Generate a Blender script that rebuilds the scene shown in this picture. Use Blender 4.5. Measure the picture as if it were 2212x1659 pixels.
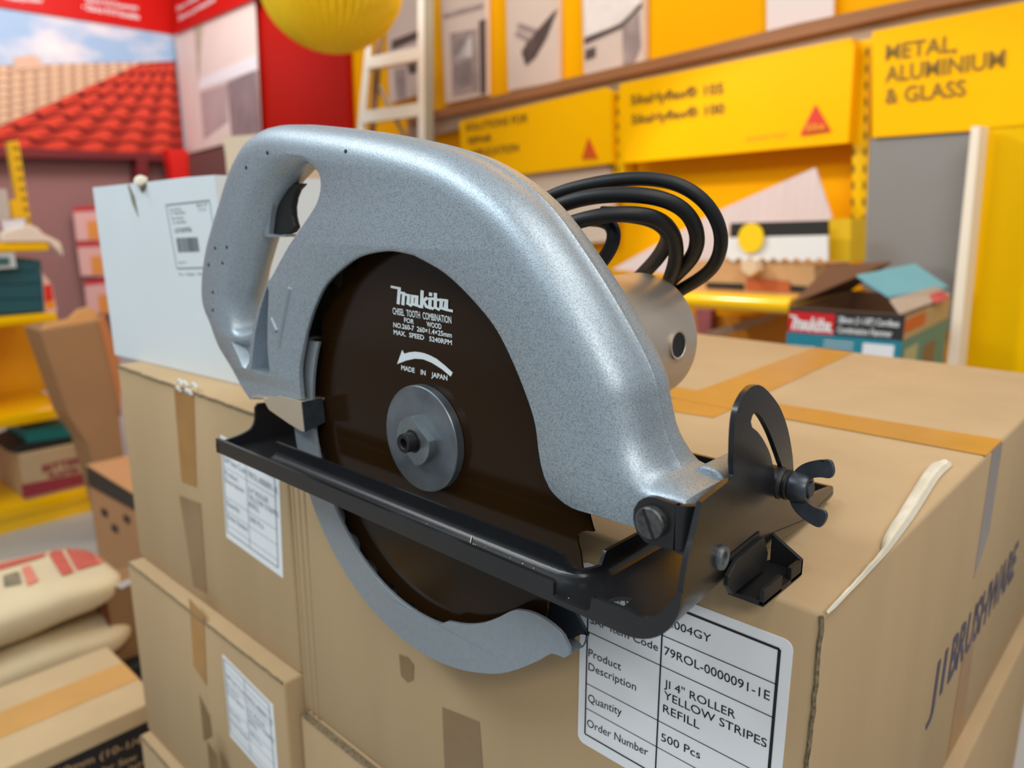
import bpy, bmesh, math, random
from mathutils import Vector, Matrix, geometry
from mathutils.bvhtree import BVHTree
random.seed(7)
for o in list(bpy.data.objects): bpy.data.objects.remove(o)
S = bpy.context.scene
COL = S.collection

# ------------------------------------------------------------------ camera
W, H, F = 2212.0, 1659.0, 1640.0
YAW, PITCH = math.radians(47.0), math.radians(12.9)
CAM = Vector((0.34722, -0.29590, 0.14124))
hd = Vector((-math.cos(YAW), math.sin(YAW), 0))
FWD = hd * math.cos(PITCH) - Vector((0, 0, 1)) * math.sin(PITCH)
RGT = FWD.cross(Vector((0, 0, 1))).normalized()
UPV = RGT.cross(FWD)
cd = bpy.data.cameras.new('camera'); cam = bpy.data.objects.new('camera', cd); COL.objects.link(cam)
cd.sensor_width = 36.0; cd.lens = F / W * 36.0; cd.clip_start = 0.02; cd.clip_end = 60
M = Matrix((RGT, UPV, -FWD)).transposed().to_4x4(); M.translation = CAM
cam.matrix_world = M
cd.dof.use_dof = True; cd.dof.focus_distance = 0.40; cd.dof.aperture_fstop = 6.6
S.camera = cam
S.view_settings.view_transform = 'Standard'; S.view_settings.look = 'None'
S.view_settings.exposure = 0.36; S.view_settings.gamma = 1.0
S.view_settings.use_curve_mapping = False

# ------------------------------------------------------------------ light
wd = bpy.data.worlds.new('world'); S.world = wd; wd.use_nodes = True
bg = wd.node_tree.nodes['Background']; bg.inputs[0].default_value = (0.80, 0.87, 0.95, 1); bg.inputs[1].default_value = 0.30
def area(name, loc, target, sx, sy, power, col, spread=180):
    l = bpy.data.lights.new(name, 'AREA'); l.shape = 'RECTANGLE'; l.size = sx; l.size_y = sy; l.energy = power; l.color = col; l.spread = math.radians(spread)
    o = bpy.data.objects.new(name, l); COL.objects.link(o); o.location = loc
    o.rotation_euler = (Vector(target) - Vector(loc)).to_track_quat('-Z', 'Y').to_euler(); return o
area('shop_tube_light', (-0.9, -1.3, 1.75), (-0.1, 0.0, 0.0), 1.8, 0.35, 21, (0.82, 0.95, 1.0))
area('shop_tube_light_rear', (0.75, 0.15, 1.6), (0.3, 0.3, 0.0), 1.4, 0.35, 9, (1.0, 0.95, 0.88))
area('shop_tube_light_front', (1.7, -1.3, 1.6), (0.2, 0.1, 0.0), 1.5, 0.3, 18, (1.0, 0.95, 0.88))
area('display_light', (-1.3, 1.6, 2.1), (-2.4, 3.2, 0.0), 1.6, 0.8, 20, (1.0, 0.93, 0.86))
area('display_light_right', (1.0, 0.2, 1.9), (0.5, 2.6, 0.1), 1.8, 0.6, 7, (1.0, 0.95, 0.90), 110)
area('mural_light', (-4.2, 1.2, 2.1), (-6.0, 1.8, 0.9), 2.5, 0.8, 45, (1.0, 0.94, 0.92))
area('aisle_light', (-1.7, -0.4, 1.9), (-2.0, 0.2, -0.9), 1.2, 0.6, 11, (1.0, 0.97, 0.92))

# ------------------------------------------------------------------ pixel -> place helpers
def ray(p): return RGT * ((p[0] - W / 2) / F) - UPV * ((p[1] - H / 2) / F) + FWD
def PP(p, pl):
    d = ray(p); q, n = pl
    return CAM + d * ((q - CAM).dot(n) / d.dot(n))
def PLX(c): return (Vector((c, 0, 0)), Vector((1, 0, 0)))
def PLY(c): return (Vector((0, c, 0)), Vector((0, 1, 0)))
def PLZ(c): return (Vector((0, 0, c)), Vector((0, 0, 1)))
def nearer(pl, t):                       # the same plane moved t metres towards the viewer's side
    q, n = pl; s = 1 if (CAM - q).dot(n) > 0 else -1
    return (q + n * (s * t), n)
def away(pl):
    q, n = pl; return n.normalized() * (-1 if (CAM - q).dot(n) > 0 else 1)
def PD(p, d):                            # point at forward distance d
    return CAM + ray(p) * d
def heading(px): return math.atan((px - W / 2) / (F / math.cos(PITCH)))
def hdir(a): return hd * math.cos(a) + Vector((RGT.x, RGT.y, 0)).normalized() * math.sin(a)

# ------------------------------------------------------------------ materials
def lin(c): return tuple(((x / 255) / 12.92 if x / 255 <= .04045 else ((x / 255 + .055) / 1.055) ** 2.4) for x in c) + (1,)
MATS = {}
def mat(name, rgb, rough=.6, metal=0.0, var=0.0, vscale=8.0, bump=0.0, bscale=200.0, spec=.5, stretch=None, emit=0):
    if name in MATS: return MATS[name]
    m = bpy.data.materials.new(name); m.use_nodes = True; nt = m.node_tree; b = nt.nodes['Principled BSDF']
    b.inputs['Base Color'].default_value = lin(rgb); b.inputs['Roughness'].default_value = rough
    b.inputs['Metallic'].default_value = metal; b.inputs['Specular IOR Level'].default_value = spec
    co = nt.nodes.new('ShaderNodeTexCoord')
    if var or bump:
        mp = nt.nodes.new('ShaderNodeMapping'); nt.links.new(co.outputs['Object'], mp.inputs[0])
        if stretch: mp.inputs['Scale'].default_value = stretch
    if var:
        n = nt.nodes.new('ShaderNodeTexNoise'); n.inputs['Scale'].default_value = vscale; n.inputs['Detail'].default_value = 5
        nt.links.new(mp.outputs[0], n.inputs['Vector'])
        r = nt.nodes.new('ShaderNodeValToRGB'); c = lin(rgb)
        r.color_ramp.elements[0].position = .3; r.color_ramp.elements[1].position = .7
        r.color_ramp.elements[0].color = tuple(x * (1 - var) for x in c[:3]) + (1,)
        r.color_ramp.elements[1].color = tuple(min(1, x * (1 + var)) for x in c[:3]) + (1,)
        nt.links.new(n.outputs['Fac'], r.inputs[0]); nt.links.new(r.outputs[0], b.inputs['Base Color'])
    if bump:
        n2 = nt.nodes.new('ShaderNodeTexNoise'); n2.inputs['Scale'].default_value = bscale; n2.inputs['Detail'].default_value = 2
        nt.links.new(mp.outputs[0], n2.inputs['Vector'])
        bp = nt.nodes.new('ShaderNodeBump'); bp.inputs['Strength'].default_value = bump; bp.inputs['Distance'].default_value = .001
        nt.links.new(n2.outputs['Fac'], bp.inputs['Height']); nt.links.new(bp.outputs[0], b.inputs['Normal'])
    if emit:
        b.inputs['Emission Color'].default_value = lin(rgb); b.inputs['Emission Strength'].default_value = emit
    MATS[name] = m; return m

def hammer_mat(name, rgb, metal, rough, scale, strength):
    m = bpy.data.materials.new(name); m.use_nodes = True; nt = m.node_tree; b = nt.nodes['Principled BSDF']
    co = nt.nodes.new('ShaderNodeTexCoord')
    n = nt.nodes.new('ShaderNodeTexNoise'); n.inputs['Scale'].default_value = scale; n.inputs['Detail'].default_value = 1.0
    n.inputs['Distortion'].default_value = .6
    nt.links.new(co.outputs['Object'], n.inputs['Vector'])
    r = nt.nodes.new('ShaderNodeValToRGB'); c = lin(rgb)
    r.color_ramp.elements[0].position = .36; r.color_ramp.elements[1].position = .56
    r.color_ramp.elements[0].color = tuple(x * .66 for x in c[:3]) + (1,); r.color_ramp.elements[1].color = c
    nt.links.new(n.outputs['Fac'], r.inputs[0]); nt.links.new(r.outputs[0], b.inputs['Base Color'])
    bp = nt.nodes.new('ShaderNodeBump'); bp.inputs['Strength'].default_value = strength; bp.inputs['Distance'].default_value = .0006
    nt.links.new(r.outputs[0], bp.inputs['Height']); nt.links.new(bp.outputs[0], b.inputs['Normal'])
    b.inputs['Metallic'].default_value = metal; b.inputs['Roughness'].default_value = rough
    MATS[name] = m; return m

SILVER = hammer_mat('hammered_silver_paint', (176, 189, 199), .5, .42, 1350, .3)
SILVER2 = mat('grey_paint', (160, 170, 178), .42, .45, var=.05, vscale=300, bump=.08, bscale=900)
MOTOR = mat('bare_cast_grey', (200, 186, 170), .42, .55, var=.03, vscale=60)
BLACKP = mat('black_steel_paint', (30, 31, 34), .28, 0, var=.12, vscale=40, bump=.05, bscale=500, spec=.6)
BLACKM = mat('matt_black', (22, 22, 23), .5, 0)
DARKIN = mat('guard_inside_shade', (26, 27, 29), .6, 0)  # dark colour puts the shade of the cavity onto the guard's inner faces
BLADE = mat('dark_blade_reflected_brown', (44, 28, 12), .13, 0, spec=.22)  # blade itself is dark; the brown tint stands for reflected cartons
WHITEINK = mat('white_ink', (226, 234, 236), .6)
STEEL = mat('dull_steel', (128, 136, 142), .40, .75, var=.25, vscale=55)
STEELREFL = mat('steel_carton_reflection', (214, 198, 174), .26, .45)  # beige base colour paints in the cartons mirrored by the sheet steel
STEELD = mat('dark_zinc', (74, 80, 88), .38, .6, var=.2, vscale=150)
SCREWM = mat('worn_screw', (92, 92, 92), .42, .7, var=.45, vscale=260)
RUBBER = mat('black_rubber', (26, 27, 29), .48, 0, spec=.4)
CARD = mat('carton_board', (190, 162, 124), .8, 0, var=.05, vscale=14, bump=.12, bscale=700, stretch=(1, 1, .12), spec=.2)
CARD2 = mat('carton_board_pale', (202, 180, 142), .8, 0, var=.05, vscale=14, bump=.1, bscale=700, spec=.2)
CARDD = mat('carton_board_brown', (158, 116, 76), .8, 0, var=.06, vscale=14, spec=.2)
CARDE = mat('carton_edge', (128, 112, 88), .9, 0, var=.5, vscale=420, spec=.1)
PAPERIN = mat('torn_paper', (226, 218, 198), .85, 0, var=.05, vscale=60, spec=.2)
TAPE = mat('amber_tape', (184, 132, 64), .28, 0, var=.06, vscale=25)
TAPEF = mat('brown_tape', (172, 128, 78), .3, 0, var=.08, vscale=30)
TAPED = mat('aged_tape', (146, 118, 84), .35, 0, var=.08, vscale=30)
TAPEC = mat('clear_tape', (160, 142, 130), .22, 0, var=.08, vscale=30)
WHITEB = mat('white_carton', (222, 230, 234), .7, 0, var=.02, vscale=10, spec=.25)
PAPER = mat('label_paper', (244, 247, 250), .55, 0, var=.02, vscale=20, spec=.3)
INK = mat('black_ink', (22, 23, 26), .6)
GREYINK = mat('grey_ink', (146, 154, 162), .6)
BLUEINK = mat('blue_ink', (88, 86, 108), .7)
YEL = mat('yellow_panel', (255, 186, 0), .45, 0, var=.02, vscale=3, spec=.08)
YELD = mat('yellow_back_panel', (252, 178, 0), .5, 0, var=.03, vscale=2, spec=.08)
YELS = mat('yellow_steel', (250, 196, 0), .16, 0, spec=.6)
RED = mat('red_panel', (170, 20, 10), .5, 0, var=.04, vscale=2, spec=.12)
REDH = mat('red_header', (196, 22, 16), .4, 0, var=.03, vscale=2, spec=.15)
REDD = mat('dark_red_beam', (112, 24, 28), .6)
BROWNBEAM = mat('brown_beam', (158, 104, 62), .6, 0, var=.04, vscale=3)
GREYBEAM = mat('beige_beam', (176, 152, 126), .6, 0, var=.04, vscale=3)
CREAM = mat('cream_board', (226, 206, 184), .6, 0, var=.02, vscale=2)
GREYP = mat('grey_sheet', (132, 130, 126), .5, 0, var=.04, vscale=2)
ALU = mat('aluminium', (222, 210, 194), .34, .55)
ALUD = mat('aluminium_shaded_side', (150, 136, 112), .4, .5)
TEAL = mat('teal_print', (30, 128, 150), .5)
TEALD = mat('dark_teal_print', (26, 84, 96), .5, 0, var=.1, vscale=6)
FLOORM = mat('floor_vinyl', (176, 180, 180), .4, 0, var=.04, vscale=2)
WALLP = mat('pinkish_wall', (152, 112, 108), .7, 0, var=.04, vscale=.6, spec=.2)

# ------------------------------------------------------------------ mesh helpers
def tag(o, label, cat, group=None, kind=None):
    o['label'] = label; o['category'] = cat
    if group: o['group'] = group
    if kind: o['kind'] = kind
    return o
def thing(name, label, cat, loc, group=None, kind=None):
    o = bpy.data.objects.new(name, None); o.empty_display_size = .02; COL.objects.link(o); o.location = loc
    return tag(o, label, cat, group, kind)
def origin_of(o):
    v = Vector((0, 0, 0))
    while o: v = v + Vector(o.location); o = o.parent
    return v
def finish(name, bm, m, parent=None, smooth=None, loc=None):
    if isinstance(bm, list):                       # several lines of lettering: one object each
        return [finish(name, b, m, parent, smooth, loc) for b in bm if len(b.verts)]
    if parent is not None: off = origin_of(parent)
    elif loc is not None: off = Vector(loc)
    else:
        xs = [v.co for v in bm.verts]
        off = Vector(((min(v.x for v in xs) + max(v.x for v in xs)) / 2, (min(v.y for v in xs) + max(v.y for v in xs)) / 2, min(v.z for v in xs)))
    bmesh.ops.translate(bm, verts=bm.verts, vec=-off)
    bmesh.ops.recalc_face_normals(bm, faces=bm.faces)
    if smooth is not None:
        for f in bm.faces: f.smooth = True
        for e in bm.edges:
            if len(e.link_faces) == 2 and e.calc_face_angle(0) > smooth: e.smooth = False
    me = bpy.data.meshes.new(name); bm.to_mesh(me); bm.free()
    for mm in (m if isinstance(m, (list, tuple)) else [m]): me.materials.append(mm)
    o = bpy.data.objects.new(name, me); COL.objects.link(o)
    if parent is not None: o.parent = parent
    else: o.location = off
    return o
def poly(bm, pts, mi=0):
    vs = [bm.verts.new(p) for p in pts]
    try: f = bm.faces.new(vs); f.material_index = mi; return f
    except ValueError: return None
def prism(bm, pts, vec, mi=0):
    """solid from a planar (maybe concave) polygon pushed along vec"""
    vec = Vector(vec); n = len(pts)
    a = [bm.verts.new(p) for p in pts]; b = [bm.verts.new(Vector(p) + vec) for p in pts]
    tris = geometry.tessellate_polygon([[Vector(p) for p in pts]])
    for t in tris:
        for L in (a, b):
            try: bm.faces.new([L[i] for i in t]).material_index = mi
            except ValueError: pass
    for i in range(n):
        j = (i + 1) % n
        bm.faces.new((a[i], a[j], b[j], b[i])).material_index = mi
def prism_holes(bm, outer, holes, vec, mi=0):
    vec = Vector(vec); loops = [outer] + holes
    flat = [p for L in loops for p in L]
    a = [bm.verts.new(p) for p in flat]; b = [bm.verts.new(Vector(p) + vec) for p in flat]
    for t in geometry.tessellate_polygon([[Vector(p) for p in L] for L in loops]):
        for L in (a, b):
            try: bm.faces.new([L[i] for i in t]).material_index = mi
            except ValueError: pass
    k = 0
    for L in loops:
        n = len(L)
        for i in range(n):
            j = (i + 1) % n
            bm.faces.new((a[k + i], a[k + j], b[k + j], b[k + i])).material_index = mi
        k += n
def box(bm, x0, x1, y0, y1, z0, z1, mi=0, bev=0):
    r = bmesh.ops.create_cube(bm, size=1)
    vs = r['verts']
    for v in vs: v.co = Vector(((x0 + x1) / 2 + v.co.x * (x1 - x0), (y0 + y1) / 2 + v.co.y * (y1 - y0), (z0 + z1) / 2 + v.co.z * (z1 - z0)))
    fs = set(f for v in vs for f in v.link_faces)
    for f in fs: f.material_index = mi
    if bev:
        es = list(set(e for v in vs for e in v.link_edges))
        bmesh.ops.bevel(bm, geom=es, offset=bev, segments=2, profile=.5, affect='EDGES', material=-1)
def smooth(pts, step=.003, closed=False):
    """Catmull-Rom through points (any dimension Vector), resampled"""
    P = [Vector(p) for p in pts]; n = len(P); out = []
    segs = n if closed else n - 1
    for i in range(segs):
        p1, p2 = P[i], P[(i + 1) % n]
        p0 = P[(i - 1) % n] if (closed or i > 0) else p1 * 2 - p2
        p3 = P[(i + 2) % n] if (closed or i < n - 2) else p2 * 2 - p1
        k = max(1, int((p2 - p1).length / step))
        for j in range(k):
            t = j / k
            out.append(.5 * ((2 * p1) + (-p0 + p2) * t + (2 * p0 - 5 * p1 + 4 * p2 - p3) * t * t + (-p0 + 3 * p1 - 3 * p2 + p3) * t ** 3))
    if not closed: out.append(P[-1])
    return out
def tube(bm, path, r, seg=12, caps=True, mi=0):
    n = len(path); up = Vector((0.02, .99, .1)); rings = []; rr = r if isinstance(r, (list, tuple)) else [r] * n
    for i in range(n):
        t = (path[min(i + 1, n - 1)] - path[max(i - 1, 0)]).normalized()
        u = (up - t * up.dot(t)); u = u.normalized() if u.length > 1e-6 else t.orthogonal().normalized()
        v = t.cross(u); up = u
        rings.append([bm.verts.new(path[i] + (u * math.cos(2 * math.pi * k / seg) + v * math.sin(2 * math.pi * k / seg)) * rr[i]) for k in range(seg)])
    for i in range(n - 1):
        for k in range(seg):
            f = bm.faces.new((rings[i][k], rings[i][(k + 1) % seg], rings[i + 1][(k + 1) % seg], rings[i + 1][k])); f.material_index = mi
    if caps:
        bm.faces.new(rings[0]).material_index = mi; bm.faces.new(rings[-1][::-1]).material_index = mi
def lathe(bm, c, axis, prof, seg=48, mi=0):
    """prof: list of (radius, offset along axis)"""
    axis = Vector(axis).normalized(); u = axis.orthogonal().normalized(); v = axis.cross(u); c = Vector(c); rings = []
    for r, h in prof:
        if r < 1e-6: rings.append([bm.verts.new(c + axis * h)])
        else: rings.append([bm.verts.new(c + axis * h + (u * math.cos(2 * math.pi * k / seg) + v * math.sin(2 * math.pi * k / seg)) * r) for k in range(seg)])
    for a, b in zip(rings, rings[1:]):
        for k in range(seg):
            k2 = (k + 1) % seg
            if len(a) == 1 and len(b) == 1: continue
            if len(a) == 1: f = bm.faces.new((a[0], b[k], b[k2]))
            elif len(b) == 1: f = bm.faces.new((a[k], a[k2], b[0]))
            else: f = bm.faces.new((a[k], a[k2], b[k2], b[k]))
            f.material_index = mi
def slab(bm, pxs, pl, depth, mi=0):
    pts = [PP(p, pl) for p in pxs]; prism(bm, pts, away(pl) * depth, mi)
def slab_obj(name, pxs, pl, depth, m, parent=None):
    bm = bmesh.new(); slab(bm, pxs, pl, depth); return finish(name, bm, m, parent)
def strip(bm, p, q, pl, w, depth=.0002, mi=0):
    """thin straight line between two pixels on a plane"""
    a, b = PP(p, pl), PP(q, pl); n = away(pl); s = (b - a).normalized().cross(n).normalized() * (w / 2)
    prism(bm, [a - s, b - s, b + s, a + s], n * depth, mi)
FONTC = {}
def text_tris(s, bold=0):
    key = (s, bold)
    if key in FONTC: return FONTC[key]
    cu = bpy.data.curves.new('txt', 'FONT'); cu.body = s; cu.size = 1; cu.offset = bold; cu.resolution_u = 3
    o = bpy.data.objects.new('txt', cu); COL.objects.link(o)
    dg = bpy.context.evaluated_depsgraph_get(); me = bpy.data.meshes.new_from_object(o.evaluated_get(dg))
    vs = [v.co.copy() for v in me.vertices]; fs = [tuple(p.vertices) for p in me.polygons]
    bpy.data.objects.remove(o); bpy.data.curves.remove(cu); bpy.data.meshes.remove(me)
    FONTC[key] = (vs, fs); return vs, fs
CAPH = None
def text_at(bm, s, o, ex, ey, bold=.0, mi=0, fitw=True):
    """letters in the frame: o = left end of baseline, ex = vector to the right end, ey = cap height vector"""
    global CAPH
    if isinstance(bm, list): bm.append(bmesh.new()); bm = bm[-1]
    if CAPH is None:
        v, _ = text_tris('H'); CAPH = max(p.y for p in v)
    vs, fs = text_tris(s, bold)
    if not vs: return
    x0 = min(p.x for p in vs); x1 = max(p.x for p in vs)
    if fitw: sx = 1 / (x1 - x0)
    else: sx = (ey.length / CAPH) / ex.length
    nv = [bm.verts.new(o + ex * ((p.x - x0) * sx) + ey * (p.y / CAPH)) for p in vs]
    for f in fs:
        try: bm.faces.new([nv[i] for i in f]).material_index = mi
        except ValueError: pass
def text_px(bm, s, pl, bl, br, tl, bold=.0, mi=0):
    o = PP(bl, pl); text_at(bm, s, o, PP(br, pl) - o, PP(tl, pl) - o, bold, mi)
def line_px(m, parent, s, pl, bl, br, tl, bold=.0, name='lettering'):
    bm = bmesh.new(); text_px(bm, s, pl, bl, br, tl, bold); return finish(name, bm, m, parent)
LIFT = [0]
def stroke(bm, pts, w, o, ex, ey, mi=0):
    nl = ex.cross(ey).normalized()
    for (ax, ay), (bx, by) in zip(pts, pts[1:]):
        LIFT[0] = (LIFT[0] + 1) % 40
        d = Vector((bx - ax, by - ay)); 
        if d.length < 1e-6: continue
        d.normalize(); n = Vector((-d.y, d.x)) * (w / 2); e = d * (w / 2)
        c = [(ax - e.x - n.x, ay - e.y - n.y), (bx + e.x - n.x, by + e.y - n.y), (bx + e.x + n.x, by + e.y + n.y), (ax - e.x + n.x, ay - e.y + n.y)]
        poly(bm, [o + ex * p[0] + ey * p[1] + nl * (.00001 * LIFT[0]) for p in c], mi)
LOGO = [[(0.0, 2.72), (.95, 2.62)], [(.95, 2.62), (.52, .12)], [(.9, 1.95), (1.45, 1.9), (1.15, .08)], [(1.45, 1.75), (2.1, 1.65), (1.85, .25), (2.15, .05)],
        [(3.15, 1.6), (2.6, 1.6), (2.4, .3), (2.9, .2), (3.15, 1.6), (2.98, .2), (3.35, .05)], [(3.95, 2.55), (3.6, .05)], [(3.75, .85), (4.4, 1.55)], [(3.95, .95), (4.25, .2), (4.6, .05)],
        [(4.85, 1.55), (4.68, .3), (4.95, .05)], [(4.97, 2.2), (5.0, 2.36)], [(5.6, 2.4), (5.35, .25), (5.7, .05)], [(5.2, 1.6), (6.0, 1.55)],
        [(6.85, 1.6), (6.25, 1.6), (6.05, .3), (6.55, .2), (6.85, 1.6), (6.7, .15), (7.25, .1)]]
def logo_px(bm, pl, bl, br, tl, w=.4, mi=0):
    o = PP(bl, pl); ex = (PP(br, pl) - o) / 7.25; ey = (PP(tl, pl) - o) / 2.9
    for s in LOGO: stroke(bm, s, w, o, ex, ey, mi)

# ================================================================== THE SAW
SAW = thing('circular_saw', 'large silver and black circular saw resting on the edge of the right carton', 'power tool', (0.0, .06, -.0405))
YF = -.016
def xz(p, y): q = PP(p, PLY(y)); return Vector((q.x, q.z))
# --- upper guard casting with rear handle: outline in the blade's plane
outer_px = [((1570, 1032), .02), ((1545, 1020), .02), ((1520, 1013), .02), ((1500, 1008), .02), ((1488, 1000), .02), ((1476, 983), .02), ((1464, 957), .02), ((1450, 920), .02), ((1438, 862), .02), ((1425, 800), .02), ((1370, 690), .02), ((1290, 560), .02),
            ((1200, 440), .02), ((1100, 362), .02), ((1000, 320), .02), ((850, 290), .018), ((700, 273), .014), ((640, 271), .010), ((600, 277), .006), ((560, 295), .002),
            ((528, 325), -.002), ((505, 365), -.004), ((485, 420), -.005), ((468, 475), -.005), ((454, 530), -.005), ((446, 590), -.005), ((446, 640), -.005),
            ((455, 680), -.005), ((473, 715), -.006), ((497, 765), -.008), ((518, 805), -.010), ((533, 838), -.012), ((545, 862), -.014)]
A = smooth([Vector((.1935, -.004)), Vector((.1945, .008))] + [xz(p, y) for p, y in outer_px], .0035)
B = [A[-1].lerp(xz((652, 864), YF), t) for t in (.25, .5, .75)]
arch_px = [(649, 864), (645, 802), (654, 744), (663, 706), (678, 661), (701, 616), (737, 580), (777, 554), (835, 543), (882, 550), (900, 557), (954, 588), (1001, 630), (1052, 688), (1081, 733),
           (1112, 799), (1140, 872), (1154, 921), (1160.5, 972), (1166, 1004), (1173, 1030), (1185, 1056), (1205, 1079), (1236, 1100), (1290, 1116), (1370, 1140)]
Cc = smooth([xz(p, YF) for p in arch_px], .0035)
D = [Cc[-1].lerp(A[0], t) for t in (.33, .66)]
outl = A + B + Cc + D
nA, nB, nC, nD = len(A), len(B), len(Cc), len(D); N = len(outl)
def ramp(x): x = max(0, min(1, x)); return x * x * (3 - 2 * x)
wgt = []; scl = []
acc = [0]
for i in range(1, nA): acc.append(acc[-1] + (A[i] - A[i - 1]).length)
Ltot = acc[-1]
for i in range(nA):
    wgt.append(ramp(min(acc[i] / .008, (Ltot - acc[i]) / .05))); scl.append(.20 + .80 * ramp(min((acc[i] - .030) / .034, (Ltot - acc[i] - .055) / .045)))
for i in range(nB): wgt.append(0); scl.append(.22)
for i in range(nC):
    t = i / (nC - 1); wgt.append(0); scl.append(.22 + .78 * ramp(min(t / .12, (1 - t) / .25)))
for i in range(nD): wgt.append(0); scl.append(.22)
T = [(.0195, -.016), (.0145, -.0154), (.0095, -.0135), (.0052, -.0100), (.0020, -.0050), (.0004, .0010), (0, .006), (0, .0125), (-.0005, .0132), (0, .0140), (0, .018), (.0012, .026), (.0045, .032), (.0100, .036), (.016, .038)]
NN = [(.0016, -.016), (.0006, -.0157), (0, -.0150), (0, -.0140), (0, -.0130), (.0006, -.0122), (.004, -.0118), (.012, -.0116), (.018, -.0108), (.022, -.008), (.024, -.002), (.025, .008), (.025, .018), (.025, .028), (.025, .038)]
HT = [(.0170, -.016), (.0125, -.0150), (.0085, -.0130), (.0050, -.0098), (.0024, -.0062), (.0008, -.0028), (0, .0005), (0, .0030), (.0006, .0060), (.0022, .0095), (.0050, .0130), (.0085, .0160), (.0120, .0185), (.0145, .0200), (.017, .021)]
HN = [(.0014, -.016), (.0005, -.0157), (0, -.0150), (0, -.0142), (0, -.0135), (.0004, -.0128), (.0015, -.0110), (.003, -.008), (.005, -.003), (.007, .003), (.009, .010), (.011, .018), (.013, .026), (.014, .032), (.015, .038)]
def inward(pts, sign):
    n = len(pts); out = []
    area2 = sum(pts[i].x * pts[(i + 1) % n].y - pts[(i + 1) % n].x * pts[i].y for i in range(n))
    sg = sign if area2 > 0 else -sign
    for i in range(n):
        t = (pts[(i + 1) % n] - pts[i]).normalized() + (pts[i] - pts[i - 1]).normalized()
        if t.length < 1e-6: t = pts[(i + 1) % n] - pts[i]
        t.normalize(); out.append(Vector((-t.y, t.x)) * sg)
    return out
def rings_of(pts, w, s, thick, thin, sign):
    nn = inward(pts, sign); R = []
    for k in range(len(thick)):
        ring = []
        for i, p in enumerate(pts):
            ins = thin[k][0] * (1 - w[i]) + thick[k][0] * w[i]; y = thin[k][1] * (1 - w[i]) + thick[k][1] * w[i]
            q = p + nn[i] * (ins * s[i]); ring.append(Vector((q.x, y, q.y)))
        R.append(ring)
    return R
RO = rings_of(outl, wgt, scl, T, NN, 1)
# handle opening
hl = [((690, 385), YF, 0), ((690, 412), YF, 0), ((682, 439), YF, 0), ((669, 461), YF, 0), ((646, 495), YF, 0), ((623, 529), YF, 0), ((601, 568), YF, 0), ((587, 595), YF, 0), ((575, 612), YF, 0),
      ((560, 655), YF, 0), ((550, 690), YF, 0), ((545, 708), YF, .0), ((542, 716), YF, .2), ((534, 714), -.010, .8), ((536, 700), -.003, 1),
      ((546, 650), .003, 1), ((558, 611), .003, 1), ((574, 556), .003, 1), ((586, 515), .003, 1), ((598, 475), .003, 1), ((611, 435), .002, 1), ((625, 400), -.002, 1), ((640, 374), -.008, .7), ((660, 356), -.013, .3), ((680, 366), YF, 0)]
hpts = smooth([Vector((*xz(p, y), w)) for p, y, w in hl], .003, True)
h2 = [Vector((p.x, p.y)) for p in hpts]; hw = [max(0, min(1, p.z)) for p in hpts]
hs = [.38 + .62 * ramp((p.y - .058) / .035) for p in h2]
RH = rings_of(h2, hw, hs, HT, HN, -1)
# shallow triangular pocket between handle foot and guard plate
pk = [xz(p, YF) for p in [(577, 618), (580.5, 628), (578, 700), (577.5, 742), (580, 780), (583, 800), (578, 811), (560, 806), (543, 798), (546, 765), (551, 720), (562, 668)]]
RP = [[Vector((p.x, y, p.y)) for p in pk] for y in (YF, -.002)]
pk2 = [xz(p, YF) for p in [(500, 738), (539, 734), (541, 748), (538, 782), (530, 796), (524, 792), (512, 764)]]
c2 = sum(pk2, Vector((0, 0))) / len(pk2)
RP2_ = [[Vector((q.x, y, q.y)) for q in [c2 + (p - c2) * k for p in pk2]] for y, k in ((YF, 1), (YF + .0012, .92), (-.009, .55))]
bm = bmesh.new()
def skin(R, wts=None):
    V = [[bm.verts.new(p) for p in r] for r in R]; n = len(R[0])
    for k, (a, b) in enumerate(zip(V, V[1:])):
        for i in range(n):
            j = (i + 1) % n; f = bm.faces.new((a[i], a[j], b[j], b[i]))
            if wts and k >= 5 and wts[i] < .3: f.material_index = 1
    return V
VO, VH, VP, VQ = skin(RO, wgt), skin(RH), skin(RP), skin(RP2_)
def cap(loops):
    flat = [v for L in loops for v in L]
    for t in geometry.tessellate_polygon([[v.co.copy() for v in L] for L in loops]):
        try: bm.faces.new([flat[i] for i in t])
        except ValueError: pass
cap([VO[0], VH[0], VP[0], VQ[0]]); cap([VO[-1], VH[-1]]); cap([VP[-1]]); cap([VQ[-1]])
hv = [v.co.copy() for v in bm.verts]; bm.verts.index_update(); hf = [[v.index for v in f.verts] for f in bm.faces]
HB = BVHTree.FromPolygons(hv, hf)
housing = finish('guard_housing', bm, [SILVER, DARKIN], SAW, math.radians(38))
housing['label'] = 'silver hammered upper guard casting with loop handle'
# pivot boss at the nose
bm = bmesh.new(); lathe(bm, (.1825, .016, .0125), (0, 1, 0), [(0, 0), (.0095, 0), (.0105, .001), (.0105, .031), (.009, .033), (0, .033)], 32)
finish('pivot_boss', bm, SILVER, SAW, math.radians(40))
# raised tick mark
bm = bmesh.new()
for pts in ([(628, 622), (622, 650), (614, 690), (608, 722), (605, 746)], [(588, 688), (593, 700), (600, 715)]):
    path = smooth([PP(p, PLY(YF + .0008)) for p in pts], .003); tube(bm, path, .0023, 8)
finish('relief_mark', bm, SILVER2, SAW, math.radians(60))
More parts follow.
